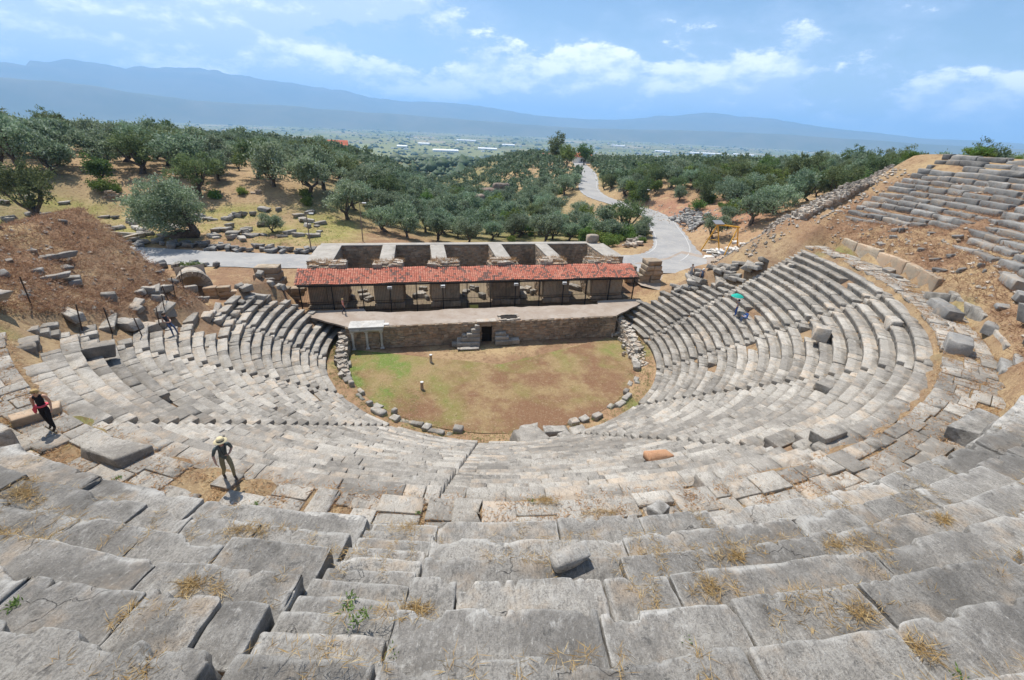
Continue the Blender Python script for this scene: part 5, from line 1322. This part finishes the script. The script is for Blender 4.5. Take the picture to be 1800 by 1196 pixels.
for i in range(2600):
    th = random.uniform(-57, 84); rr = random.uniform(32.5, 35.2); p = pol(rr, th); spots.append((p[0], p[1], Z2-.02, 12, .22))
for i in range(2600):
    th = random.uniform(-98, 100); rr = random.uniform(17, 32); p = pol(R1+ROW_D*int((rr-R1)/ROW_D)+.64, th)
    if math.hypot(p[0], p[1]) < float(rmax_low(th)): spots.append((p[0], p[1], Z1+ROW_H*int((rr-R1)/ROW_D)-.05, 6, .2))
blades('walkway_grass', spots, 'straw', 'thin dry grass growing along the walkway and seat joints', .16, .02, .7)
spots = []
def earth_spots(n, fn, nb):
    for i in range(n):
        x, y = fn(); spots.append((x, y, h1(x, y)-.02, nb, .4))
def fm(): th = random.uniform(-96, -58); p = pol(random.uniform(float(rmax_low(th))+.6, 38), th); return p[0], p[1]
def fs(): th = random.uniform(24, 90); p = pol(random.uniform(35.4, 46), th); return p[0], p[1]
earth_spots(5200, fm, 11); earth_spots(6000, fs, 11)
blades('slope_grass', spots, 'dry_weed', 'dry brown grass and weeds covering the earth mounds beside the seats', .36, .03, .5)
spots = []
for (a, b) in piers:
    for i in range(60): spots.append((random.uniform(a+.1, b-.1), random.uniform(9.4, 11.4), 6.62, 10, .3))
blades('pier_grass', spots, 'straw', 'dry yellow grass growing on top of the ruined stage piers', .5, .035, .3)
spots = []
for i in range(1800):
    x, y = random.uniform(-95, -20), random.uniform(31, 53); spots.append((x, y, h1(x, y), 6, .6))
blades('field_grass', spots, 'bright_leaf', 'thin green grass between the blocks of the field', .3, .06, .4)
spots = []
for i in range(2600):
    a = random.uniform(-1, 1); x, y = random.uniform(-14.5, 14.5), random.uniform(-14.5, .9)
    g = float(fb2([x], [y], 3.2, 3, 41.)[0])+y*.02-x*.012
    if math.hypot(x, y) < 14.8 and (g > .15 or math.hypot(x, y) > 14.2): spots.append((x, y, .02, 8, .35))
blades('orchestra_grass', spots, 'bright_leaf', 'patchy short green grass on the orchestra floor', .10, .03, .5)
spots = [(*pol(random.uniform(15.2, 16.8), random.uniform(-100, 100))[:2], .26, 10, .3) for i in range(500)]
spots += [(*pol(random.uniform(15.6, 16.9), random.choice((random.uniform(-100, -86), random.uniform(80, 100))))[:2], .3, 18, .35) for i in range(120)]
blades('kerb_grass', spots, 'green_leaf', 'green weeds growing between the orchestra kerb and the first row', .16, .035, .4)
# small rubble on bare earth
mbr = MB()
def pebble(x, y, s, z=None):
    V = rng.normal(size=(6, 3)); V = np.array([(1, 0, 0), (-1, 0, 0), (0, 1, 0), (0, -1, 0), (0, 0, .8), (0, 0, -.6)])*s*rng.uniform(.6, 1.3, (6, 1)); V = V@rotz(random.random()*6).T+[x, y, (h1(x, y) if z is None else z)+.2*s]
    mbr.add(V, [(0, 2, 4), (2, 1, 4), (1, 3, 4), (3, 0, 4), (2, 0, 5), (1, 2, 5), (3, 1, 5), (0, 3, 5)])
for i in range(900):
    x, y = fs(); pebble(x, y, random.uniform(.05, .22))
for i in range(420):
    x, y = fm(); pebble(x, y, random.uniform(.05, .2))
for i in range(700):
    x = random.uniform(29, 47); pebble(x, random.uniform(.2, 7), random.uniform(.08, .28))
for i in range(260):
    x, y = random.uniform(48, 58), random.uniform(30, 70); pebble(x, y, random.uniform(.1, .35))
tag(mbr.build('loose_rubble', MATS['rubble_pale'], None), 'small stones scattered over the bare earth slopes', 'rubble', kind='stuff')
# ------------------------------------------------------------------ far valley: trees, town, sheds
nr = np.random.default_rng(77); spots = []
V = []; 
n = 9000
az = np.radians(nr.uniform(-45, 62, n)); D = 1400+nr.random(n)**1.4*9000
az[:2600] = np.radians(nr.uniform(-14, 30, 2600)); D[:2600] = nr.uniform(430, 1500, 2600)
X, Y = CAM[0]+D*np.sin(az), CAM[1]+D*np.cos(az); keep = (fbm(np.stack([X/500, Y/260, X*0], 1), 3) > -.12) | (D < 1400)
X, Y, D = X[keep], Y[keep], D[keep]; Z = hgrid(X, Y)
ico = np.array([(1, 0, 0), (-.5, .87, 0), (-.5, -.87, 0), (0, 0, 1.1), (0, 0, -.4)]); icf = [(0, 1, 3), (1, 2, 3), (2, 0, 3), (1, 0, 4), (2, 1, 4), (0, 2, 4)]
S = nr.uniform(4, 9, len(X))*np.where(D < 1500, .5, 1)*np.where(nr.random(len(X)) < .12, 2.4, 1)
Vt = (ico[None]*S[:, None, None]*np.stack([nr.uniform(.8, 2.6, len(X)), nr.uniform(.8, 1.6, len(X)), nr.uniform(.6, 1.1, len(X))], 1)[:, None, :])+np.stack([X, Y, Z+2], 1)[:, None, :]
Ft = (np.array(icf)[None]+5*np.arange(len(X))[:, None, None]).reshape(-1, 3)
o = obj('valley_trees', mesh_np('valley_trees', Vt.reshape(-1, 3), Ft), MATS['far_olive_leaf']); tag(o, 'dark lines and clumps of trees scattered over the far plain', 'trees', kind='stuff')
n = 600; az = np.radians(nr.uniform(-20, 60, n)); D = 1900+nr.random(n)**1.2*6500; X, Y = CAM[0]+D*np.sin(az), CAM[1]+D*np.cos(az)
keep = fbm(np.stack([X/700+9, Y/380, X*0], 1), 3) > -.02; X, Y, D = X[keep], Y[keep], D[keep]; Z = hgrid(X, Y); mbt = MB()
for x, y, z in zip(X, Y, Z):
    a, b, hh = nr.uniform(5, 14), nr.uniform(5, 10), nr.uniform(4, 9); mbt.box(-a, a, -b, b, -2, hh, (rotz(nr.uniform(-.5, .5)), (x, y, z)))
tag(mbt.build('distant_town', MATS['plaster_white'], None), 'tiny pale houses of the town spread over the far plain', 'town', kind='stuff')
wl = [(3.5, 2700, 70, 34), (8.5, 3100, 60, 28), (1.0, 3500, 40, 20), (34, 4300, 150, 26), (37.5, 4500, 80, 22), (29, 4200, 60, 20), (45, 4100, 60, 20), (6, 4600, 90, 24), (-1.5, 3000, 30, 18), (48, 4800, 70, 22), (24, 5200, 70, 20), (11, 3900, 50, 22)]
for i, (az, D, a, b) in enumerate(wl):
    a_ = math.radians(az); x, y = CAM[0]+D*math.sin(a_), CAM[1]+D*math.cos(a_)
    e = thing('warehouse', 'long low white roofed shed on the far plain', 'warehouse', (x, y, h1(x, y)), -a_+random.uniform(-.2, .2), 'white sheds on the far plain')
    mbk = MB(); mbk.box(-a, a, -b, b, -3, 9); mbk.build('wall', MATS['plaster_white'], e)
    mbk = MB(); mbk.add([(-a-1, -b-1, 9), (a+1, -b-1, 9), (a+1, 0, 14), (-a-1, 0, 14), (a+1, b+1, 9), (-a-1, b+1, 9)], [(0, 1, 2, 3), (3, 2, 4, 5), (0, 3, 5), (1, 4, 2)]); mbk.build('roof', MATS['white_paint'], e)
# houses by the far road
for x, y, s, rz, lab in ((92, 232, 1.0, .3, 'small house with an orange red roof beside the end of the far road'), (66, 212, .8, -.2, 'low house with a red roof left of the far road'), (-52, 252, 1.1, .1, 'red roofed house on the skyline of the left hill')):
    e = thing('house', lab, 'house', (x, y, h1(x, y)), rz); e.scale = (s, s, s)
    mbk = MB(); mbk.box(-5, 5, -3.5, 3.5, -2, 4); mbk.build('wall', MATS['plaster_white'], e)
    mbk = MB(); mbk.add([(-5.6, -4.1, 3.9), (5.6, -4.1, 3.9), (5.6, 0, 6.2), (-5.6, 0, 6.2), (5.6, 4.1, 3.9), (-5.6, 4.1, 3.9)], [(0, 1, 2, 3), (3, 2, 4, 5), (0, 3, 5), (1, 4, 2)]); mbk.build('roof', MATS['roof_red'], e)
    for xx in (-3, 0, 3): mbk = MB(); mbk.box(xx-.6, xx+.6, -3.56, -3.52, 1.2, 2.8); mbk.build('window', MATS['glass_dark'], e)
# ------------------------------------------------------------------ people
simple('skin', (.50, .29, .20), .6, .3)
def cloth(name, c): return simple('cloth_'+name, c, .85, .15, var=.12, scale=6.)
CL = {k: cloth(k, c) for k, c in dict(black=(.02, .02, .024), pink=(.62, .09, .12), slate=(.095, .115, .115), khaki=(.22, .20, .13), straw=(.56, .48, .30), peach=(.72, .30, .22), navy=(.025, .03, .05), denim=(.09, .12, .20), blue=(.05, .12, .36), grey=(.25, .26, .28), white=(.68, .68, .66), dark=(.035, .035, .04), green=(.02, .33, .26), blond=(.42, .30, .14), brown=(.06, .04, .028), shoe=(.08, .06, .05), stripe=(.40, .38, .36), red=(.5, .06, .05)).items()}
def person(label, loc, rz, J, mats, h=1.72, extras=None, hair=True):
    """J: joint positions (x right, y forward, z up) in metres for a 1.72 m figure"""
    e = thing('person', label, 'person', loc, rz); k = h/1.72
    segs = []        # (a, b, tag)
    V = {}; rad = {}
    def P(n, p, r): V[n] = np.array(p, float)*k; rad[n] = r*k
    D = dict(pelvis=(0, 0, .95), waist=(0, .01, 1.08), chest=(0, .0, 1.27), neckb=(0, -.01, 1.42), neck=(0, .01, 1.50), head=(0, .03, 1.60), crown=(0, .02, 1.68),
             hipL=(-.095, 0, .92), hipR=(.095, 0, .92), kneeL=(-.10, .02, .50), kneeR=(.10, .02, .50), ankL=(-.10, -.02, .09), ankR=(.10, -.02, .09), toeL=(-.11, .16, .035), toeR=(.11, .16, .035),
             shL=(-.18, -.01, 1.40), shR=(.18, -.01, 1.40), elL=(-.24, -.03, 1.12), elR=(.24, -.03, 1.12), wrL=(-.25, .05, .88), wrR=(.25, .05, .88), hdL=(-.25, .08, .81), hdR=(.25, .08, .81))
    D.update(J)
    rr = dict(pelvis=.155, waist=.135, chest=.155, neckb=.09, neck=.055, head=.098, crown=.075, hipL=.095, hipR=.095, kneeL=.062, kneeR=.062, ankL=.045, ankR=.045, toeL=.038, toeR=.038, shL=.066, shR=.066, elL=.045, elR=.045, wrL=.031, wrR=.031, hdL=.034, hdR=.034)
    for n, p in D.items(): P(n, p, rr[n])
    E_ = [('pelvis', 'waist', 'top'), ('waist', 'chest', 'top'), ('chest', 'neckb', 'top'), ('neckb', 'neck', 'skin'), ('neck', 'head', 'skin'), ('head', 'crown', 'hair')]
    for s in 'LR':
        E_ += [('pelvis', 'hip'+s, 'legs'), ('hip'+s, 'knee'+s, 'legs'), ('knee'+s, 'ank'+s, 'shin'), ('ank'+s, 'toe'+s, 'shoe'), ('neckb', 'sh'+s, 'top'), ('sh'+s, 'el'+s, 'arm'), ('el'+s, 'wr'+s, 'fore'), ('wr'+s, 'hd'+s, 'skin')]
    names = list(V); me = bpy.data.meshes.new('body'); me.from_pydata([tuple(V[n]) for n in names], [(names.index(a), names.index(b)) for a, b, _ in E_], [])
    o = bpy.data.objects.new('body', me); COL.objects.link(o)
    # fingers: five short chains rooted in each palm
    vs = [tuple(v) for v in V.values()]; ed = [(names.index(a), names.index(b)) for a, b, _ in E_]; rads = [rad[n] for n in names]
    for s in 'LR':
        hi = names.index('hd'+s); d = V['hd'+s]-V['wr'+s]; d /= np.linalg.norm(d); side = np.cross(d, [0, 1, .2]); side /= np.linalg.norm(side)+1e-6; fw = np.cross(side, d)
        for q in range(5):
            off = (q-1.5)*.019*k if q < 4 else 0; ln = (.062, .072, .068, .052, .045)[q]*k
            root = V['hd'+s]+fw*off+d*.02*k if q < 4 else V['hd'+s]+fw*.03*k
            dr = d*.9+side*.25*(1 if s == 'L' else -1) if q < 4 else d*.5+fw*.85
            a_ = len(vs); vs += [tuple(root), tuple(root+dr*ln*.55), tuple(root+dr*ln+side*.012*k)]; rads += [.0105*k, .0095*k, .008*k]; ed += [(hi, a_), (a_, a_+1), (a_+1, a_+2)]
    me.clear_geometry(); me.from_pydata(vs, ed, []); me.update()
    m1 = o.modifiers.new('skin', 'SKIN'); m1.branch_smoothing = .5
    sv = me.skin_vertices[0].data
    for i, r0 in enumerate(rads):
        n_ = names[i] if i < len(names) else ''
        sv[i].radius = (r0*1.0, r0*(.72 if n_ in ('pelvis', 'waist', 'chest') else 1.0)); sv[i].use_root = (i == 0)
        if n_ in ('pelvis', 'waist', 'chest'): sv[i].radius = (r0, r0*.74)
    m2 = o.modifiers.new('sub', 'SUBSURF'); m2.levels = 2; m2.render_levels = 2
    dg = bpy.context.evaluated_depsgraph_get(); nm = bpy.data.meshes.new_from_object(o.evaluated_get(dg)); bpy.data.objects.remove(o)
    for mt in ('top', 'legs', 'skin', 'hair', 'shoe', 'arm', 'fore', 'shin'):
        nm.materials.append(MATS['skin'] if mats.get(mt, 'skin') == 'skin' else CL[mats[mt]])
    order = ['top', 'legs', 'skin', 'hair', 'shoe', 'arm', 'fore', 'shin']
    nf = len(nm.polygons); cen = np.zeros(nf*3); nm.polygons.foreach_get('center', cen); cen = cen.reshape(-1, 3)
    best = np.full(nf, 1e9); mi = np.zeros(nf, np.int32)
    for a, b, t in E_:
        A, B = V[a], V[b]; ab = B-A; tt = np.clip(((cen-A)@ab)/(ab@ab), 0, 1); dd = np.linalg.norm(cen-(A+tt[:, None]*ab), axis=1)-.5*(rad[a]*(1-tt)+rad[b]*tt)
        kk = dd < best; best = np.where(kk, dd, best); mi = np.where(kk, order.index(t), mi)
    fwd = cen-V['head']; face = (mi == 3) & (fwd[:, 1] > .04*k) & (fwd[:, 2] < .06*k); mi[face] = 2
    if mats.get('sleeveless'): mi[(mi == 0) & (np.abs(cen[:, 0]-V['chest'][0]) > .135*k) & (cen[:, 2] > V['chest'][2]+.08*k)] = 2
    nm.polygons.foreach_set('material_index', mi); nm.polygons.foreach_set('use_smooth', np.ones(nf, bool))
    nm.name = 'body'; body = obj('body', nm, None, e)
    hd = V['head']
    mb = MB(); mb.tube([hd+np.array([0, .085, .02])*k, hd+np.array([0, .118, -.015])*k], [.008*k, .016*k], 6); mb.build('nose', MATS['skin'], e, True)
    for sx in (-.036, .036):
        mb = MB(); mb.tube([hd+np.array([sx, .080, .018])*k, hd+np.array([sx, .101, .018])*k], [.013*k, .009*k], 6); mb.build('eye', CL['dark'], e)
        mb = MB(); mb.tube([hd+np.array([sx*2.55, -.01, .03])*k, hd+np.array([sx*2.8, -.012, 0])*k, hd+np.array([sx*2.6, -.005, -.03])*k], [.012*k, .02*k, .011*k], 6); mb.build('ear', MATS['skin'], e)
    mb = MB(); mb.tube([hd+np.array([-.028, .088, -.045])*k, hd+np.array([0, .097, -.047])*k, hd+np.array([.028, .088, -.045])*k], .007*k, 5); mb.build('mouth', CL['red'], e)
    if hair: # cap of hair
        hv = []; hf = []; nu, nv_ = 12, 6
        for j in range(nv_+1):
            for i in range(nu):
                a = 2*math.pi*i/nu; b = math.pi*(.02+.60*j/nv_); r_ = .118*k*(1+.06*math.sin(i*3.1+j)); p = hd+np.array([r_*math.sin(b)*math.cos(a), -.018*k+r_*1.05*math.sin(b)*math.sin(a), .02*k+r_*math.cos(b)])
                if math.sin(a) > .3 and j >= 4: p = p*1.0+np.array([0, -.03, .035])*k
                hv.append(p)
        for j in range(nv_):
            for i in range(nu): hf.append((j*nu+i, j*nu+(i+1) % nu, (j+1)*nu+(i+1) % nu, (j+1)*nu+i))
        obj('hair', mesh_np('hair', hv, hf, True), CL[mats['hair']], e)
    if extras: extras(e, V, k)
    return e
def sun_hat(e, V, k, c='straw', brim=.19):
    t = V['head']+np.array([0, -.01, .06])*k; mb = MB()
    prof = [(brim, -.015), (brim*.98, .0), (.112, .012), (.108, .07), (.085, .115), (.03, .125), (.001, .125)]
    n = 16; Vv = [t+np.array([r*math.cos(2*math.pi*i/n), r*math.sin(2*math.pi*i/n), z])*k for r, z in prof for i in range(n)]
    hat = obj('hat', mesh_np('hat', Vv, [(j*n+i, j*n+(i+1) % n, (j+1)*n+(i+1) % n, (j+1)*n+i) for j in range(len(prof)-1) for i in range(n)], True), CL[c], e)
    mb = MB(); mb.tube([t+np.array([0, 0, .016])*k, t+np.array([0, 0, .042])*k], [.1165*k, .1145*k], 16, cap=False); mb.build('hat_band', CL['dark'], hat)
def man_extra(e, V, k):
    sun_hat(e, V, k)
    mb = MB(); mb.tube([V['neckb']+np.array([-.07, .05, .04]), V['chest']+np.array([-.03, .14, -.02]), V['waist']+np.array([.0, .14, .02])], .008, 5); mb.tube([V['neckb']+np.array([.07, .05, .04]), V['chest']+np.array([.05, .14, -.02]), V['waist']+np.array([.02, .14, .02])], .008, 5); mb.build('camera_strap', CL['dark'], e)
def woman_extra(e, V, k):
    mb = MB(); w = V['waist']; mb.tube([w+np.array([.155*math.cos(a), .118*math.sin(a), -.03+.012*math.sin(3*a)]) for a in np.linspace(0, 6.28, 17)], .035, 6, cap=False); sw_ = mb.build('tied_sweater', CL['pink'], e, True)
    mb = MB(); mb.tube([w+np.array([.13, .05, -.03]), w+np.array([.19, .05, -.12]), w+np.array([.21, .03, -.26])], [.05, .06, .04], 7); mb.build('sleeve', CL['pink'], sw_, True)
walk = dict(kneeL=(-.10, .16, .53), ankL=(-.10, .10, .12), toeL=(-.11, .27, .05), kneeR=(.10, .02, .49), ankR=(.10, -.24, .12), toeR=(.10, -.09, .035))
e_ = person('woman in black top and trousers with a pink sweater tied round her waist', (-20.0, -26.7, Z2+.03), R_(-168), {**dict(kneeL=(-.09, .12, .51), ankL=(-.09, .10, .09), toeL=(-.10, .27, .035), kneeR=(.09, -.02, .50), ankR=(.09, -.12, .10), toeR=(.10, .03, .035), head=(0, .05, 1.59), elL=(-.235, -.03, 1.13), wrL=(-.24, .08, .89), hdL=(-.24, .11, .82), elR=(.235, -.06, 1.13), wrR=(.24, -.02, .88), hdR=(.24, .02, .80))}, dict(top='black', legs='black', shin='black', shoe='brown', hair='blond', sleeveless=1), 1.60, woman_extra)
person('man in a straw hat, dark green shirt and khaki trousers striding along the walkway', (-13.3, -30.2, Z2+.05), R_(-140), {**walk, **dict(chest=(0, .06, 1.27), neckb=(0, .09, 1.42), neck=(0, .12, 1.49), head=(0, .16, 1.58), crown=(0, .16, 1.66), shL=(-.19, .08, 1.40), shR=(.19, .08, 1.40), elL=(-.27, .02, 1.15), wrL=(-.12, .22, 1.12), hdL=(-.05, .26, 1.13), elR=(.27, .02, 1.14), wrR=(.30, .20, .98), hdR=(.29, .25, .93))}, dict(top='slate', arm='slate', legs='khaki', shin='khaki', shoe='shoe', hair='brown'), 1.60, man_extra, hair=False)
person('man in black top and blue jeans leaning on the tumbled blocks at the left', (-24.8, -9.7, h1(-24.8, -9.7)+.35), R_(-110), dict(chest=(0, -.12, 1.24), neckb=(0, -.18, 1.37), neck=(0, -.18, 1.45), head=(0, -.16, 1.54), crown=(0, -.17, 1.62), shL=(-.18, -.18, 1.35), shR=(.18, -.18, 1.35), elL=(-.25, -.10, 1.10), wrL=(-.08, .12, 1.08), hdL=(-.02, .16, 1.08), elR=(.26, -.12, 1.10), wrR=(.10, .12, 1.05), hdR=(.04, .16, 1.05), kneeL=(-.12, .25, .58), ankL=(-.12, .34, .14), toeL=(-.13, .50, .09), kneeR=(.12, .18, .54), ankR=(.13, .22, .10), toeR=(.14, .38, .05)), dict(top='dark', arm='skin', legs='denim', shin='denim', shoe='shoe', hair='brown'), 1.75)
person('woman in a peach shirt and dark trousers walking on the stage pavement', (-15.8, 4.9, 2.52), R_(-70), walk, dict(top='peach', arm='peach', fore='peach', legs='navy', shin='navy', shoe='dark', hair='blond'), 1.72)
person('visitor in a pale checked shirt standing by the passage wall, further from the viewer', (24.4, 3.6, max(4.6, h1(24.4, 3.6))), R_(160), {}, dict(top='stripe', arm='stripe', legs='grey', shin='grey', shoe='dark', hair='brown'), 1.75)
person('visitor in a white hat with a bag standing at the top of the right rows', (24.6, 1.7, h1(24.6, 1.7)+.25), R_(150), walk, dict(top='denim', arm='skin', legs='navy', shin='navy', shoe='dark', hair='white'), 1.70, lambda e, V, k: sun_hat(e, V, k, 'white', .15), hair=False)
def parasol(e, V, k): pass
pp = person('visitor in blue trousers standing on the right rows holding up a green parasol', (23.0, -6.9, Z1+ROW_H*10+.02), R_(35), dict(elR=(.26, .08, 1.20), wrR=(.16, .26, 1.34), hdR=(.14, .28, 1.40)), dict(top='grey', arm='skin', legs='blue', shin='blue', shoe='dark', hair='dark'), 1.74)
pa = thing('parasol', 'small green parasol held over the visitor in blue trousers', 'parasol', (pp.location.x, pp.location.y, pp.location.z), R_(35))
mb = MB(); mb.tube([(.14, .29, 1.32), (.12, .30, 2.2)], .012, 6); mb.build('handle', MATS['steel_grey'], pa)
n = 8; prof = [(.001, 2.22), (.25, 2.17), (.47, 2.06), (.60, 1.95)]
Vv = [(.12+r*math.cos(2*math.pi*i/n), .30+r*math.sin(2*math.pi*i/n), z) for r, z in prof for i in range(n)]
cn = obj('canopy', mesh_np('canopy', Vv, [(j*n+i, j*n+(i+1) % n, (j+1)*n+(i+1) % n, (j+1)*n+i) for j in range(3) for i in range(n)], True), CL['green'], pa)
for i in range(8):
    a = 2*math.pi*i/n; mb = MB(); mb.tube([(.12, .30, 2.19), (.12+.3*math.cos(a), .30+.3*math.sin(a), 2.13), (.12+.6*math.cos(a), .30+.6*math.sin(a), 1.94)], .007, 4); mb.build('rib', MATS['steel_grey'], cn)
sit = dict(pelvis=(0, 0, .55), waist=(0, .0, .68), chest=(0, .03, .87), neckb=(0, .05, 1.02), neck=(0, .07, 1.10), head=(0, .10, 1.20), crown=(0, .10, 1.28), hipL=(-.09, .05, .53), hipR=(.09, .05, .53), kneeL=(-.13, .46, .56), kneeR=(.13, .46, .56), ankL=(-.12, .46, .14), ankR=(.12, .46, .14), toeL=(-.13, .62, .08), toeR=(.13, .62, .08), shL=(-.18, .04, 1.0), shR=(.18, .04, 1.0), elL=(-.25, .12, .76), elR=(.25, .12, .76), wrL=(-.14, .36, .70), wrR=(.14, .36, .70), hdL=(-.10, .42, .69), hdR=(.10, .42, .69))
person('visitor in a blue top sitting on the right rows beside the one with the parasol', (22.9, -8.6, Z1+ROW_H*10-.02), R_(70), sit, dict(top='blue', arm='blue', fore='blue', legs='denim', shin='denim', shoe='dark', hair='dark'), 1.7)
# ------------------------------------------------------------------ air between here and the mountains
hm = bpy.data.materials.new('haze_air'); hm.use_nodes = True; ht = hm.node_tree; ht.nodes.clear()
pv = N(ht, 'ShaderNodeVolumePrincipled'); pv.inputs['Color'].default_value = (.33, .60, 1.0, 1)
pv.inputs['Density'].default_value = 1.0e-4; pv.inputs['Anisotropy'].default_value = 0.1
ho = N(ht, 'ShaderNodeOutputMaterial'); ht.links.new(pv.outputs[0], ho.inputs['Volume'])
mbh = MB(); mbh.box(-27500, 27500, -27500, 27500, -160, 1080)
hz = mbh.build('haze', hm, kind='stuff')
tag(hz, 'pale blue haze hanging over the far valley', 'haze', kind='stuff')
